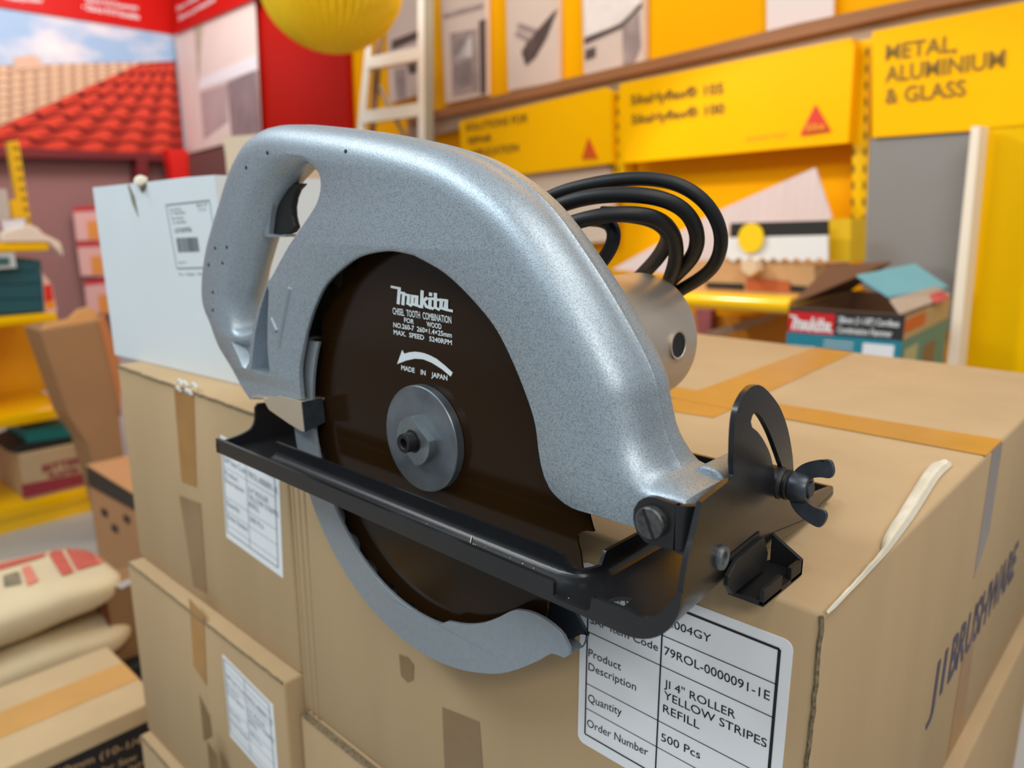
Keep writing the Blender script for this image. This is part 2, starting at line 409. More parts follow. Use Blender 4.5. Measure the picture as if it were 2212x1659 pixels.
# small pits
for p in [(578, 330), (532, 362), (747, 327), (465, 536), (490, 534), (451, 572), (481, 568), (460, 631), (460, 670)]:
    hit = HB.ray_cast(CAM, ray(p).normalized())
    if hit[0] is None: continue
    bm = bmesh.new(); lathe(bm, hit[0] - hit[1] * .0006, hit[1], [(0, .0), (.0011, .0), (.0013, .0009), (.0010, .0010), (0, .0008)], 12)
    finish('vent_pit', bm, BLACKM, SAW)
# back plate of the guard, behind the blade
AX = Vector((-.0005, 0, .0036))
bm = bmesh.new()
pts = [Vector((AX.x + .142 * math.cos(a), .020, AX.z + .142 * math.sin(a))) for a in [math.radians(-8 + 196 * i / 60) for i in range(61)]]
prism(bm, pts, (0, .004, 0)); finish('inner_guard_plate', bm, DARKIN, SAW)
def V3_(x, y, z): return Vector((x, y, z))
# lower guard: front cheek, rim and back cheek
def lg(a, r): return Vector((r * math.cos(math.radians(a)), r * math.sin(math.radians(a))))
oe = [lg(a, .143) for a in range(152, 282, 3)]
tail_o = [xz(p, -.009) for p in [(1012, 1451), (1066, 1456), (1112, 1448), (1166, 1426), (1191, 1412), (1218, 1421.5)]]
tail = smooth([xz(p, -.009) for p in [(1218, 1421.5), (1228, 1416), (1229, 1401), (1217, 1374), (1193, 1350), (1166, 1332), (1139, 1321), (1117, 1317.5), (1097, 1323), (1074, 1335), (1041, 1346.5), (1003, 1349), (967, 1343)]], .004)
amax = math.degrees(math.atan2(tail_o[0].y, tail_o[0].x)) % 360
oe = [lg(a, .143) for a in range(159, int(amax) - 2, 3)]
oute = oe + smooth(tail_o, .004)[:-1]
ie_end = math.degrees(math.atan2(tail[-1].y, tail[-1].x)) % 360
ie = [lg(a, .1155) for a in range(int(ie_end) - 3, 151, -3)]
ring = oute + tail + ie
bm = bmesh.new()
prism(bm, [Vector((p.x, -.009, p.y)) for p in ring], (0, .0024, 0))
backp = [xz(p, .0187) for p in [(1258, 1399), (1264, 1390), (1268, 1372), (1258, 1345), (1244, 1320), (1215, 1296)]]
back = oute + backp + ie
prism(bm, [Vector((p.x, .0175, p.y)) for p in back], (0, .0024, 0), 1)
rim = oute + [tail[0]]; n_ = len(rim); rowa = []
for i, p in enumerate(rim):
    f_ = max(0, (i - (n_ - 8)) / 7.0); q = p + (backp[0] - rim[-1]) * f_
    rowa.append([bm.verts.new(v) for v in (V3_(p.x, -.0088, p.y), V3_(q.x, .0195, q.y), V3_(q.x, .0195, q.y) - V3_(q.x, 0, q.y).normalized() * .0022, V3_(p.x, -.0088, p.y) - V3_(p.x, 0, p.y).normalized() * .0022)])
for a, b in zip(rowa, rowa[1:]):
    for k in range(4): bm.faces.new((a[k], a[(k + 1) % 4], b[(k + 1) % 4], b[k]))
bm.faces.new(rowa[0]); bm.faces.new(rowa[-1][::-1])
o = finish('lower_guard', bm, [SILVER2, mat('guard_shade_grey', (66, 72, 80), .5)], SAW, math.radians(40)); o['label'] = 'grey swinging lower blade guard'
md = o.modifiers.new('edge', 'BEVEL'); md.width = .0007; md.segments = 2; md.limit_method = 'ANGLE'; md.angle_limit = math.radians(50)
# blade with teeth
bm = bmesh.new(); pts = []
NT = 34
for i in range(NT):
    a = 2 * math.pi * i / NT; st = 2 * math.pi / NT
    for da, r in ((0, .1318), (.10, .1300), (.32, .1272), (.52, .1236), (.66, .1226), (.80, .1240), (.92, .1272), (.985, .1310)):
        pts.append(Vector((AX.x + r * math.cos(a + da * st), 0, AX.z + r * math.sin(a + da * st))))
prism(bm, pts, (0, .0014, 0)); bl = finish('saw_blade', bm, BLADE, SAW); bl['label'] = 'dark coated saw blade with white print'
PB = PLY(-.0003)
bm = []
for s, a, b, c, bo in [('CHISEL  TOOTH  COMBINATION', (848.7, 678.4), (975.3, 698.9), (847.8, 664.5), .015), ('FOR', (873, 695.6), (894.3, 700.2), (873, 686), .02), ('WOOD', (922, 705.5), (954, 711), (921, 694.7), .02),
                   ('NO.260-7  260×1.4×25mm', (849.6, 706.3), (976, 729.5), (849.6, 696.3), .02), ('MAX.  SPEED   5240RPM', (850.5, 722), (976.2, 745.6), (850.2, 712.4), .02), ('MADE    IN    JAPAN', (866.8, 798.7), (966.3, 822), (866.8, 788.7), .02)]:
    text_px(bm, s, PB, a, b, c, bo)
finish('blade_print', bm, WHITEINK, bl)
bm = bmesh.new(); logo_px(bm, PB, (852.3, 655), (975.3, 672.5), (847, 617.5), .42); finish('blade_logo', bm, WHITEINK, bl)
ar = [(868.6, 756.2), (873, 764.3), (884, 761), (895.7, 759.8), (907, 761), (917.4, 763.4), (930, 768.5), (942.7, 775.2), (960.8, 789.7), (977.6, 805), (973.5, 813.5), (953.6, 796.9), (931.9, 783.3), (913.8, 776), (895.7, 774.8), (877.6, 778.8), (857.8, 786.4)]
bm = bmesh.new(); prism(bm, [PP(p, PB) for p in ar], (0, .0002, 0)); finish('rotation_arrow', bm, WHITEINK, bl)
# arbor: inner washer, outer flange, boss, bolt
bm = bmesh.new(); lathe(bm, AX, (0, -1, 0), [(0, .0005), (.0335, .0005), (.0335, .0058), (.0330, .0064), (.0150, .0066), (0, .0066)], 72)
fl = finish('outer_flange', bm, STEEL, SAW, math.radians(35))
bm = bmesh.new(); pts = []
for i in range(72):
    a = math.radians(i * 5); c, s = math.cos(a), math.sin(a); r = .0152
    d = c * math.cos(math.radians(52)) + s * math.sin(math.radians(52))
    p = Vector((c * r, s * r)); lim = .0112; dd = d * r
    if abs(dd) > lim: p = p - Vector((math.cos(math.radians(52)), math.sin(math.radians(52)))) * (dd - math.copysign(lim, dd))
    pts.append(Vector((AX.x + p.x, -.0066, AX.z + p.y)))
prism(bm, pts, (0, -.0054, 0)); o = finish('flange_boss', bm, mat('boss_steel', (150, 158, 162), .3, .8, var=.15, vscale=70), SAW)
md = o.modifiers.new('edge', 'BEVEL'); md.width = .0006; md.segments = 2; md.limit_method = 'ANGLE'; md.angle_limit = math.radians(50)
bm = bmesh.new(); lathe(bm, AX, (0, -1, 0), [(0, .0114), (.0072, .0114), (.0074, .0120), (.0070, .0126), (.0060, .0126), (.0060, .0190), (.0057, .0196), (.0034, .0196), (.0030, .0192), (.0028, .0150), (0, .0148)], 36)
finish('arbor_bolt', bm, BLACKM, SAW, math.radians(35))
# shiny sheet bracket at the rear of the guard
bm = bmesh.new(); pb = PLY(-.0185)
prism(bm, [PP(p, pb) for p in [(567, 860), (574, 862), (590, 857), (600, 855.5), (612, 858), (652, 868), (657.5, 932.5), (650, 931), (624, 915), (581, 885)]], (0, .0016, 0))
finish('bracket_face', bm, STEELREFL, SAW)
bm = bmesh.new(); a, b = PP((651, 868), pb), PP((657.5, 932.5), pb)
prism(bm, [a, a + Vector((0, .0165, 0)), b + Vector((0, .0165, .004)), b], (.0015, 0, 0))
finish('bracket_return', bm, STEELD, SAW)
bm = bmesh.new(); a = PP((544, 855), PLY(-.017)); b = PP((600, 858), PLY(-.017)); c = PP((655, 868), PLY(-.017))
prism(bm, [a, b, c, c + Vector((0, .02, 0)), a + Vector((0, .02, 0))], (0, 0, -.0015)); finish('bracket_top', bm, STEELREFL, SAW)
c0 = PP((676, 893), PLY(-.008)); bm = bmesh.new(); lathe(bm, c0, (1, 0, 0), [(0, .003), (.002, .003), (.003, .002), (.0032, 0), (0, 0)], 16); finish('bracket_screw', bm, STEELREFL, SAW, 1)
# trigger and its cheek
bm = bmesh.new(); pt = PLY(.0)
prism(bm, [PP(p, pt) for p in [(607.6, 409.5), (621, 396), (653, 396), (640, 410), (632.5, 428), (629, 448), (630, 466), (633, 480), (637, 491), (628, 503), (610, 508), (579, 504.5), (580, 488), (583, 473), (588, 450), (594, 432)]], (0, .0055, 0))
o = finish('trigger', bm, BLACKM, SAW); md = o.modifiers.new('edge', 'BEVEL'); md.width = .0015; md.segments = 2; md.limit_method = 'ANGLE'; md.angle_limit = math.radians(50)
bm = bmesh.new(); prism(bm, [PP(p, PLY(-.004)) for p in [(553, 494), (566, 474), (580, 452), (590, 438), (584, 470), (580, 505), (600, 509), (618, 506), (612, 512), (580, 512), (566, 508)]], (0, .018, 0)); finish('trigger_cheek', bm, SILVER2, SAW)
# motor
MX, MZ, MR = .050, .0541, .0446
bm = bmesh.new(); lathe(bm, (MX, 0, MZ), (0, 1, 0), [(0, .030), (MR + .006, .030), (MR + .006, .050), (MR, .054), (MR, .155), (MR - .0006, .1585), (MR - .003, .160), (0, .1605)], 96)
finish('motor_housing', bm, MOTOR, SAW, math.radians(35))
# brush cap on the motor's side
d = ray((1464, 745)); 
def hitcyl(d):
    a = d.x * d.x + d.z * d.z; ox, oz = CAM.x - MX, CAM.z - MZ; b = 2 * (ox * d.x + oz * d.z); c = ox * ox + oz * oz - MR * MR
    t = (-b - math.sqrt(max(0, b * b - 4 * a * c))) / (2 * a); return CAM + d * t
hp = hitcyl(d); nr = Vector((hp.x - MX, 0, hp.z - MZ)).normalized()
bm = bmesh.new(); lathe(bm, hp, nr, [(.0098, -.001), (.0098, .0012), (.0086, .0012), (.0078, .0004), (.0078, -.001)], 32); finish('brush_holder_rim', bm, MOTOR, SAW, math.radians(35))
bm = bmesh.new(); lathe(bm, hp, nr, [(.0079, -.001), (.0079, .0008), (.0070, .0004), (.0066, .00035), (0, .0003)], 32); finish('brush_cap', bm, BLACKM, SAW, math.radians(35))
# power cord, coiled behind the guard
CY = .085
def cord(bm, pts, y0, y1, r0):
    n = len(pts) - 1
    path = smooth([PP(p, PLY(y0 + (y1 - y0) * (i / n) ** 1.6)) for i, p in enumerate(pts)], .002)
    for it in range(30): path = [path[0]] + [(path[i - 1] + path[i] * 2 + path[i + 1]) / 4 for i in range(1, len(path) - 1)] + [path[-1]]
    d0 = (path[0] - CAM).dot(FWD)
    tube(bm, path, [r0 * (1 + .55 * ((p - CAM).dot(FWD) / d0 - 1)) for p in path], 16)
bm = bmesh.new()
cord(bm, [(1100, 480), (1190, 424), (1260, 402), (1330, 389), (1400, 385), (1470, 398), (1527, 438), (1556, 492), (1557, 540), (1538, 580), (1502, 608), (1455, 636), (1400, 680)], .090, .200, .0046)
cord(bm, [(1100, 500), (1200, 447), (1280, 424), (1360, 420), (1430, 428), (1482, 454), (1506, 500), (1503, 540), (1482, 572), (1450, 604), (1400, 660)], .078, .195, .0050)
cord(bm, [(1120, 530), (1240, 480), (1320, 463), (1390, 463), (1434, 478), (1458, 515), (1460, 560), (1448, 600), (1425, 660)], .070, .190, .0049)
cord(bm, [(1270, 474), (1310, 474), (1330, 488), (1334, 508), (1324, 532), (1305, 560), (1270, 600)], .105, .100, .0046)
cord(bm, [(1300, 462), (1360, 464), (1415, 474), (1444, 500), (1440, 525), (1422, 555), (1396, 584), (1350, 630)], .095, .190, .0048)
finish('power_cord', bm, RUBBER, SAW, math.radians(50))

# --- base plate
ZB = -.0402
def skew(y): return -.087 * (y + .043)
XP = .2055
BASE = bmesh.new()
YB0, YB1 = -.043, .172
def V3(x, y, z): return Vector((x, y, z))
# flat sheet with the blade slot
outer = [V3(-.199, YB0 + .0015, ZB + .0001), V3(.176, YB0 + .0015, ZB + .0001), V3(.172, YB1, ZB + .0001), V3(-.199, YB1, ZB + .0001)]
slot = [V3(-.150, -.019, ZB), V3(.126, -.019, ZB), V3(.134, -.015, ZB), V3(.1375, -.007, ZB), V3(.1375, .072, ZB), V3(-.150, .072, ZB)]
hole = [V3(.1665 + .0085 * math.cos(i * math.pi / 10), -.0255 + .0085 * math.sin(i * math.pi / 10), ZB) for i in range(20)]
hole2 = [V3(-.172 + .006 * math.cos(i * math.pi / 8), -.032 + .006 * math.sin(i * math.pi / 8), ZB) for i in range(16)]
prism_holes(BASE, outer, [slot, hole, hole2], (0, 0, .0022))
# rolled edge along the slot
RPF = [(.0062, .0022), (.0034, .0029), (.0016, .0048), (.0009, .0075), (.0009, .0135), (-.0011, .0135), (-.0011, .0072), (.0000, .0036), (.0026, .0008), (.0062, .0)]
wp = [V3(-.150 + i * .274 / 30, -.0195, ZB) for i in range(30)] + smooth([V3(.1245, -.0195, ZB), V3(.1305, -.0192, ZB), V3(.1355, -.0165, ZB), V3(.1382, -.0115, ZB), V3(.139, -.0060, ZB), V3(.139, .002, ZB)], .0012) + [V3(.139, .004 + i * .068 / 6, ZB) for i in range(7)]
lenw = [0]
for a, b in zip(wp, wp[1:]): lenw.append(lenw[-1] + (b - a).length)
va = []
for i, p in enumerate(wp):
    t = (wp[min(i + 1, len(wp) - 1)] - wp[max(i - 1, 0)]).normalized(); l = Vector((t.y, -t.x, 0)); u = lenw[i] - .2745
    hf_ = 1 - .62 * ramp((u + .002) / .008) + .62 * ramp((u - .0215) / .004)
    va.append([BASE.verts.new(p + l * o + V3(0, 0, z if z < .003 else .003 + (z - .003) * hf_)) for o, z in RPF])
for a, b in zip(va, va[1:]):
    for k in range(len(RPF)): BASE.faces.new((a[k], a[(k + 1) % len(RPF)], b[(k + 1) % len(RPF)], b[k]))
BASE.faces.new(va[0]); BASE.faces.new(va[-1][::-1])
# front lip with the notch, flowing up into the end plate
def arc(cx, cz, r, a0, a1, n): return [(cx + r * math.cos(math.radians(a0 + (a1 - a0) * i / n)), cz + r * math.sin(math.radians(a0 + (a1 - a0) * i / n))) for i in range(n + 1)]
xn0 = PP((1195, 1255), PLY(YB0)).x; xn1 = PP((1278, 1292), PLY(YB0)).x
RB = .027
topz = -.0292
up = [(-.199, topz), (xn0 - .001, topz), (xn0, topz - .001), (xn0, -.0365), (xn0 + .002, -.0375), (xn1 - .003, -.0370), (xn1 - .001, -.0355), (xn1, topz), (xn1 + .001, topz + .0006)]
up2 = smooth([Vector((min(p.x, XP - .0012), p.z)) for p in [PP(q, PLY(YB0)) for q in [(1281, 1292), (1305, 1300), (1330, 1309), (1356, 1320), (1376, 1331), (1395, 1336), (1415, 1330), (1436, 1314), (1454, 1292.5)]] + [V3(XP - .0009, 0, -.0108)]] , .003)
low = [(-.199, ZB)] + [(XP - RB, ZB)] + arc(XP - RB, ZB + RB, RB, -85, 0, 10) + [(XP, up2[-1].y)]
pts = [V3(x, YB0, z) for x, z in low] + [V3(p.x, YB0, p.y) for p in up2][::-1] + [V3(x, YB0, z) for x, z in up][::-1]
prism(BASE, pts, (0, .0026, 0))
# back lip
prism(BASE, [V3(-.199, YB1, ZB), V3(.1805, YB1, ZB), V3(.1855, YB1, ZB + .004), V3(.1862, YB1, -.029), V3(-.199, YB1, -.029)], (0, .0024, 0))
# bend between sheet and end plate
NBY = 14
rows = []
for i in range(NBY + 1):
    y = YB0 + .0012 + (YB1 + .0026 - YB0) * i / NBY; r = RB - .0205 * min(1, max(0, (y - .02) / .1))
    oa = arc(XP - r, ZB + r, r, -90, 0, 8); ia = arc(XP - r, ZB + r, r - .0024, 0, -90, 8)
    rows.append([BASE.verts.new(V3(x + skew(y), y, z)) for x, z in [(.168, ZB)] + oa + [(XP, ZB + r + .001)] + [(XP - .0024, ZB + r + .001)] + ia + [(.168, ZB + .0024)]])
for a, b in zip(rows, rows[1:]):
    for k in range(len(a)):
        k2 = (k + 1) % len(a); BASE.faces.new((a[k], a[k2], b[k2], b[k]))
BASE.faces.new(rows[0]); BASE.faces.new(rows[-1][::-1])
# end plate with the bevel quadrant
PE = (V3(XP, YB0, 0), V3(1, .087, 0))
ez = ZB + .0195
def pe(p): return PP(p, PE)
near = [V3(XP, YB0 + .0012, -.0130)] + smooth([V3(XP, YB0 + .0012, -.0108), pe((1480, 1243.7)), pe((1487, 1204)), pe((1496, 1174)), pe((1504, 1141)), pe((1512.5, 1105)), pe((1517, 1085)), pe((1523, 1079))], .003)
quad = smooth([pe(p) for p in [(1572, 1041), (1580, 1034), (1584.5, 1026), (1584, 999), (1586, 934), (1590.7, 893), (1600.4, 865.6), (1616.7, 841), (1633, 832), (1647, 834.5), (1667, 854), (1685, 880), (1698, 913), (1706, 945), (1712, 983), (1714, 1012), (1716, 1040), (1724, 1060)]], .003)
far = [pe((1733, 1070)), pe((1741, 1075))]
yfar = YB1 + .0026
slotp = smooth([pe(p) for p in [(1631, 889), (1625.5, 898), (1622, 911), (1625, 923), (1636, 932), (1649, 950), (1660.7, 973), (1667, 992.5), (1672, 1018), (1676, 1045), (1690, 1052), (1696, 1040), (1691.6, 1015), (1683.5, 990), (1675, 966), (1664, 937), (1651, 911), (1639.5, 894)]], .003, True)
prism_holes(BASE, near + quad + far + [V3(XP + skew(yfar - .003), yfar - .003, -.0286), V3(XP + skew(yfar), yfar, -.0300), V3(XP + skew(yfar), yfar, -.0336), V3(XP + skew(.12), .12, -.0336), V3(XP + skew(.02), .02, -.0130)], [slotp], (-.0026, 0, 0))
# return lip at the far end and the rear upright

rear = smooth([V3(-.199, y, z) for y, z in [(-.0433, -.0330), (-.0365, -.0318), (-.0233, -.0300), (-.0142, -.0268), (-.0106, -.0207), (-.0096, -.0107), (-.0069, -.0080), (.0005, -.0085), (.03, -.0085)]], .003)
prism(BASE, rear + [V3(-.199, .05, -.012), V3(-.199, .05, ZB), V3(-.199, -.0433, ZB)], (.0026, 0, 0))
base = finish('base_plate', BASE, BLACKP, SAW, math.radians(35)); base['label'] = 'black pressed steel base plate'
md = base.modifiers.new('edge', 'BEVEL'); md.width = .0008; md.segments = 2; md.limit_method = 'ANGLE'; md.angle_limit = math.radians(40)
# specks of sawdust on the base
for k in range(46):
    x = random.uniform(.02, .178); y = random.uniform(-.039, -.024); r = random.choice((.00025, .0003, .0004))
    if k < 2: continue
    bm = bmesh.new(); lathe(bm, (x, y, ZB + .0022), (0, 0, 1), [(r, 0), (r * .7, r * .7), (0, r)], 6)
    if k == 2: dust = bm
    else:
        me = bpy.data.meshes.new('t'); bm.to_mesh(me); bm.free(); dust.from_mesh(me); bpy.data.meshes.remove(me)
o = finish('sawdust', dust, PAPERIN, base); o['kind'] = 'stuff'
for pts in ([(845, 1076), (855, 1072), (862, 1066)], [(1016, 1172), (1019, 1160), (1026, 1151), (1035, 1144)]):
    bm = bmesh.new(); tube(bm, smooth([PP(p, PLZ(ZB + .0035)) for p in pts], .001), .0007 if pts[0][0] < 900 else .0003, 6); finish('wood_chip', bm, PAPERIN, base)
# hinge bracket with slotted screw
bm = bmesh.new(); pb = PLY(-.0255)
tab = smooth([PP(p, pb) for p in [(1487, 1203), (1480, 1194), (1470, 1191), (1440, 1185), (1393.7, 1171), (1376, 1150.7), (1367.7, 1121), (1369, 1100), (1379, 1083), (1400, 1073), (1416.5, 1075), (1444, 1086), (1466, 1092)]], .003)
zt, zb_ = tab[-1].z, tab[0].z
sec = [Vector((tab[-1].x, -.0255))] + [Vector(p) for p in arc(.1905, -.0175, .008, -90, 0, 8)] + [Vector((.1935, .045))]
prism(bm, tab + [V3(sec[1].x, -.0255, zt), V3(sec[1].x, -.0255, zb_)], (0, .0028, 0))
outp = sec[1:]; inp = []
for k, p in enumerate(outp):
    a_ = outp[max(k - 1, 0)]; b_ = outp[min(k + 1, len(outp) - 1)]; d = (b_ - a_).normalized(); inp.append(p + Vector((-d.y, d.x)) * .0028)
prism(bm, [V3(p.x, p.y, zb_ + .001) for p in outp + inp[::-1]], (0, 0, zt - zb_ - .001))
o = finish('hinge_bracket', bm, BLACKP, SAW, math.radians(25))
c0 = PP((1403, 1131), PLY(-.0285)); bm = bmesh.new(); R_ = .0074
lathe(bm, c0, (0, -1, 0), [(0, -.003), (R_, -.003), (R_, .0002), (R_ * .92, .0010), (0, .0010)], 48)
scr = finish('hinge_screw', bm, SCREWM, SAW, math.radians(35))
bm = bmesh.new(); dr = (PP((1412, 1165), PLY(-.0295)) - PP((1389, 1100), PLY(-.0295))); dr.y = 0; dr.normalize(); sd = V3(-dr.z, 0, dr.x) * .0008
c1 = V3(c0.x, c0.y - .00112, c0.z); prism(bm, [c1 - dr * R_ * .95 - sd, c1 + dr * R_ * .95 - sd, c1 + dr * R_ * .95 + sd, c1 - dr * R_ * .95 + sd], (0, .0006, 0)); finish('screw_slot', bm, BLACKM, scr)
# hollow rivet on the end plate
c0 = pe((1555.5, 1203.5)); bm = bmesh.new()
lathe(bm, c0, (1, .087, 0), [(.0052, -.001), (.0056, .001), (.0052, .0024), (.0040, .0028), (.0030, .0022), (.0028, -.001)], 32); finish('rivet', bm, STEEL, SAW, math.radians(50))
bm = bmesh.new(); lathe(bm, c0, (1, .087, 0), [(.003, .0003), (0, .0003)], 24); finish('rivet_bore', bm, BLACKM, SAW)
# fence holder tray
bm = bmesh.new(); zt_ = ZB - .0008
y0, y1 = .0215, .066
def xw(y): return XP + skew(y)
box(bm, xw(.04) - .004, .2125, y0, y1, ZB - .0005, ZB + .0022)
prism(bm, [pe(p) + V3(.0004, 0, 0) for p in [(1560, 1262), (1562, 1242), (1574, 1220), (1582, 1205), (1600, 1190), (1628, 1166), (1640, 1158), (1648, 1190), (1644, 1222), (1570, 1280)]], (.0024, 0, 0))
box(bm, .2100, .2125, y0, y0 + .020, ZB, ZB + .0085); box(bm, .2100, .2125, y1 - .014, y1, ZB, ZB + .0085)
prism(bm, [V3(xw(y1), y1, ZB), V3(.2125, y1, ZB), V3(.2125, y1, ZB + .0085), V3(xw(y1), y1, ZB + .018)], (0, -.0024, 0))
o = finish('fence_holder', bm, BLACKM, SAW, math.radians(35)); md = o.modifiers.new('edge', 'BEVEL'); md.width = .0012; md.segments = 2; md.limit_method = 'ANGLE'; md.angle_limit = math.radians(40)
bm = bmesh.new(); strip(bm, (1578, 1205), (1641, 1154), nearer(PE, .0006), .0030, .0004); finish('fence_slot', bm, BLACKM, SAW)
# wing nut and washers
c0 = pe((1686, 1043)); ax = V3(1, .02, 0).normalized()
bm = bmesh.new(); lathe(bm, c0, ax, [(0, -.008), (.0075, -.008), (.0085, -.006), (.0085, .0008), (.0078, .0016), (.0074, .0026), (.0080, .0034), (.0080, .0046), (.0070, .0056), (.0040, .0060), (0, .006)], 36); finish('spring_washer', bm, BLACKM, SAW, math.radians(30))
c1 = c0 + ax * .006
bm = bmesh.new(); lathe(bm, c1, ax, [(.0035, 0), (.0076, 0), (.0080, .001), (.0076, .007), (.0066, .0088), (.0048, .0092), (.0042, .0086), (.0040, .006)], 40)
side = V3(0, math.cos(math.radians(48)), math.sin(math.radians(48)))
for d in (V3(0, .12, 1).normalized(), V3(0, -.22, -1).normalized()):
    t = d.cross(ax).normalized()
    prof = smooth([Vector(q) for q in [(.0045, .0002), (.0085, .0010), (.0125, .0045), (.0155, .0100), (.0172, .0160), (.0160, .0182), (.0120, .0196), (.0085, .0186), (.0078, .0140), (.0066, .0105), (.0045, .0082)]], .0012)
    prism(bm, [c1 + d * q.x + ax * q.y - t * .0015 for q in prof], t * .0030)
o = finish('wing_nut', bm, STEELD, SAW, math.radians(45)); md = o.modifiers.new('edge', 'BEVEL'); md.width = .0006; md.segments = 2; md.limit_method = 'ANGLE'; md.angle_limit = math.radians(50)
bm = bmesh.new(); lathe(bm, c1, ax, [(.0040, .004), (.0040, .0098), (.0034, .0104), (0, .0104)], 24); finish('threaded_stud', bm, STEELD, SAW, math.radians(35))

# ================================================================== CARTONS UNDER THE SAW
def carton(name, label, x0, x1, y0, y1, z0, z1, m=CARD, group=None, bev=.003, edge=True, cat='carton'):
    t = thing(name, label, cat, ((x0 + x1) / 2, (y0 + y1) / 2, z0), group)
    bm = bmesh.new(); box(bm, x0, x1, y0, y1, z0, z1, 0, bev); finish('carton_body', bm, m, t, math.radians(50))
    return t
def flat_px(name, pxs, pl, m, parent, t=.0006, d=.0005): return slab_obj(name, pxs, nearer(pl, t), d, m, parent)
LROWS = [.10, .265, .56, .70, .84]
LTXT = [('SAP Item Code', .05, .235, .40, .055), ('79ROL-0000091-1E', .47, .245, .50, .06), ('Product', .05, .36, .24, .05), ('Description', .05, .43, .34, .05), ('JI 4" ROLLER', .47, .385, .34, .05),
        ('YELLOW STRIPES', .47, .455, .50, .05), ('REFILL', .47, .525, .18, .05), ('Quantity', .05, .655, .24, .05), ('500 Pcs', .47, .66, .24, .05), ('Order Number', .05, .79, .38, .05)]
def uvlabel(parent, TL, TR, BL, pl, ink):
    """white sticker; TL/TR/BL are pixels on the plane"""
    p = nearer(pl, .0006); a = PP(TL, p); u = PP(TR, p) - a; v = PP(BL, p) - a; n = away(p)
    bm = bmesh.new(); prism(bm, [a, a + u, a + u + v, a + v], n * .0005); lab = finish('label_sticker', bm, PAPER, parent)
    a = a - n * .0003; bm = bmesh.new()
    def ln(u0, v0, u1, v1, w):
        p0 = a + u * u0 + v * v0; p1 = a + u * u1 + v * v1; s = (p1 - p0).normalized().cross(n) * (w / 2)
        poly(bm, [p0 - s, p1 - s, p1 + s, p0 + s])
    for q in ((.03, .03, .93, .03), (.03, .03, .03, .93), (.93, .03, .93, .93), (.03, .93, .93, .93)): ln(*q, .0014)
    ln(.45, .03, .45, .93, .0008)
    for r in LROWS[0:]: ln(.03, r + .02, .93, r + .02, .0006)
    finish('table_lines', bm, ink, lab); bm = []
    for s, x, y, w, h in LTXT: text_at(bm, s, a + u * x + v * y, u * w, v * (-h))
    finish('lettering', bm, ink, lab)
# right-hand carton
YC = .0368
CA = carton('carton', 'brown carton under the saw with paint roller sticker and blue side lettering', -.2355, .2357, YC, .732, -.3240, -.0413)
pf = PLY(YC); px_ = PLX(.2357); pz = PLZ(-.0413)
lp = nearer(pf, .0006)
def rr(c):  # rounded label outline in plane coords
    out = []
    for (x, z), (a0) in zip(c, (180, 270, 0, 90)): pass
    return out
lx0, lx1, lz0, lz1 = PP((1248, 1585), lp).x, PP((1714, 1395), lp).x, -.192, PP((1704, 1388), lp).z + .001
lab_pts = []
for cx, cz, a0 in ((lx0 + .005, lz0 + .005, 180), (lx1 - .005, lz0 + .005, 270), (lx1 - .005, lz1 - .005, 0), (lx0 + .005, lz1 - .005, 90)):
    for k in range(6): a = math.radians(a0 + 18 * k); lab_pts.append(V3(cx + .005 * math.cos(a), lp[0].y, cz + .005 * math.sin(a)))
# bottom edge follows the photo
zb1 = PP((1262, 1607), lp).z
lab_pts = [V3(p.x, p.y, p.z + (zb1 - lz0 if p.z < -.15 else 0)) for p in lab_pts]
bm = bmesh.new(); prism(bm, lab_pts, (0, .0005, 0)); lab = finish('label_sticker', bm, PAPER, CA); lab['label'] = 'white product sticker with black table'
lq = nearer(pf, .0009); bm = bmesh.new()
zt0 = PP((1684, 1403), lq).z; zbt = PP((1263, 1585), lq).z; xl = PP((1264, 1560), lq).x; xr = PP((1684, 1403), lq).x; xm = PP((1430.5, 1361), lq).x
def seg(x0, z0, x1, z1, w):
    a, b = V3(x0, lq[0].y, z0), V3(x1, lq[0].y, z1); s = (b - a).normalized().cross(V3(0, 1, 0)) * (w / 2); poly(bm, [a - s, b - s, b + s, a + s])
seg(xl, zt0, xr, zt0, .0014); seg(xl, zbt, xr, zbt, .0010); seg(xl, zt0, xl, zbt, .0010); seg(xr, zt0, xr, zbt, .0016); seg(xm, zt0, xm, zbt, .0009)
for p in ((1430, 1372), (1426.5, 1437.5), (1418, 1555), (1416, 1612)): z = PP(p, lq).z; seg(xl, z, xr, z, .0005)
finish('table_lines', bm, INK, lab); bm = []
for s, a, b, c in [('Model Code', (1279, 1277), (1408, 1332), (1279, 1262)), ('SAP Item Code', (1274.6, 1346), (1421, 1407), (1274.6, 1331)), ('JI004GY', (1440, 1351.4), (1535, 1389), (1441, 1335)), ('79ROL-0000091-1E', (1434.6, 1413.8), (1662.4, 1514), (1435.2, 1396)),
                   ('Product', (1271, 1417.3), (1341, 1449), (1271.4, 1401)), ('Description', (1271, 1447), (1373.6, 1492.4), (1271.4, 1431)), ('JI 4" ROLLER', (1434.6, 1483.5), (1588, 1553.5), (1435.2, 1467)),
                   ('YELLOW STRIPES', (1434, 1508.7), (1655.7, 1615.8), (1434.6, 1492)), ('REFILL', (1432, 1537.7), (1510.5, 1575.7), (1432.6, 1521)), ('Quantity', (1270, 1515), (1342.4, 1546.7), (1270.4, 1498.5)),
                   ('500 Pcs', (1427.8, 1599.6), (1512, 1640), (1428.4, 1583)), ('Order Number', (1267.8, 1568.4), (1399.3, 1633.5), (1268.2, 1552.5))]:
    text_px(bm, s, lq, a, b, c)
finish('lettering', bm, INK, lab)
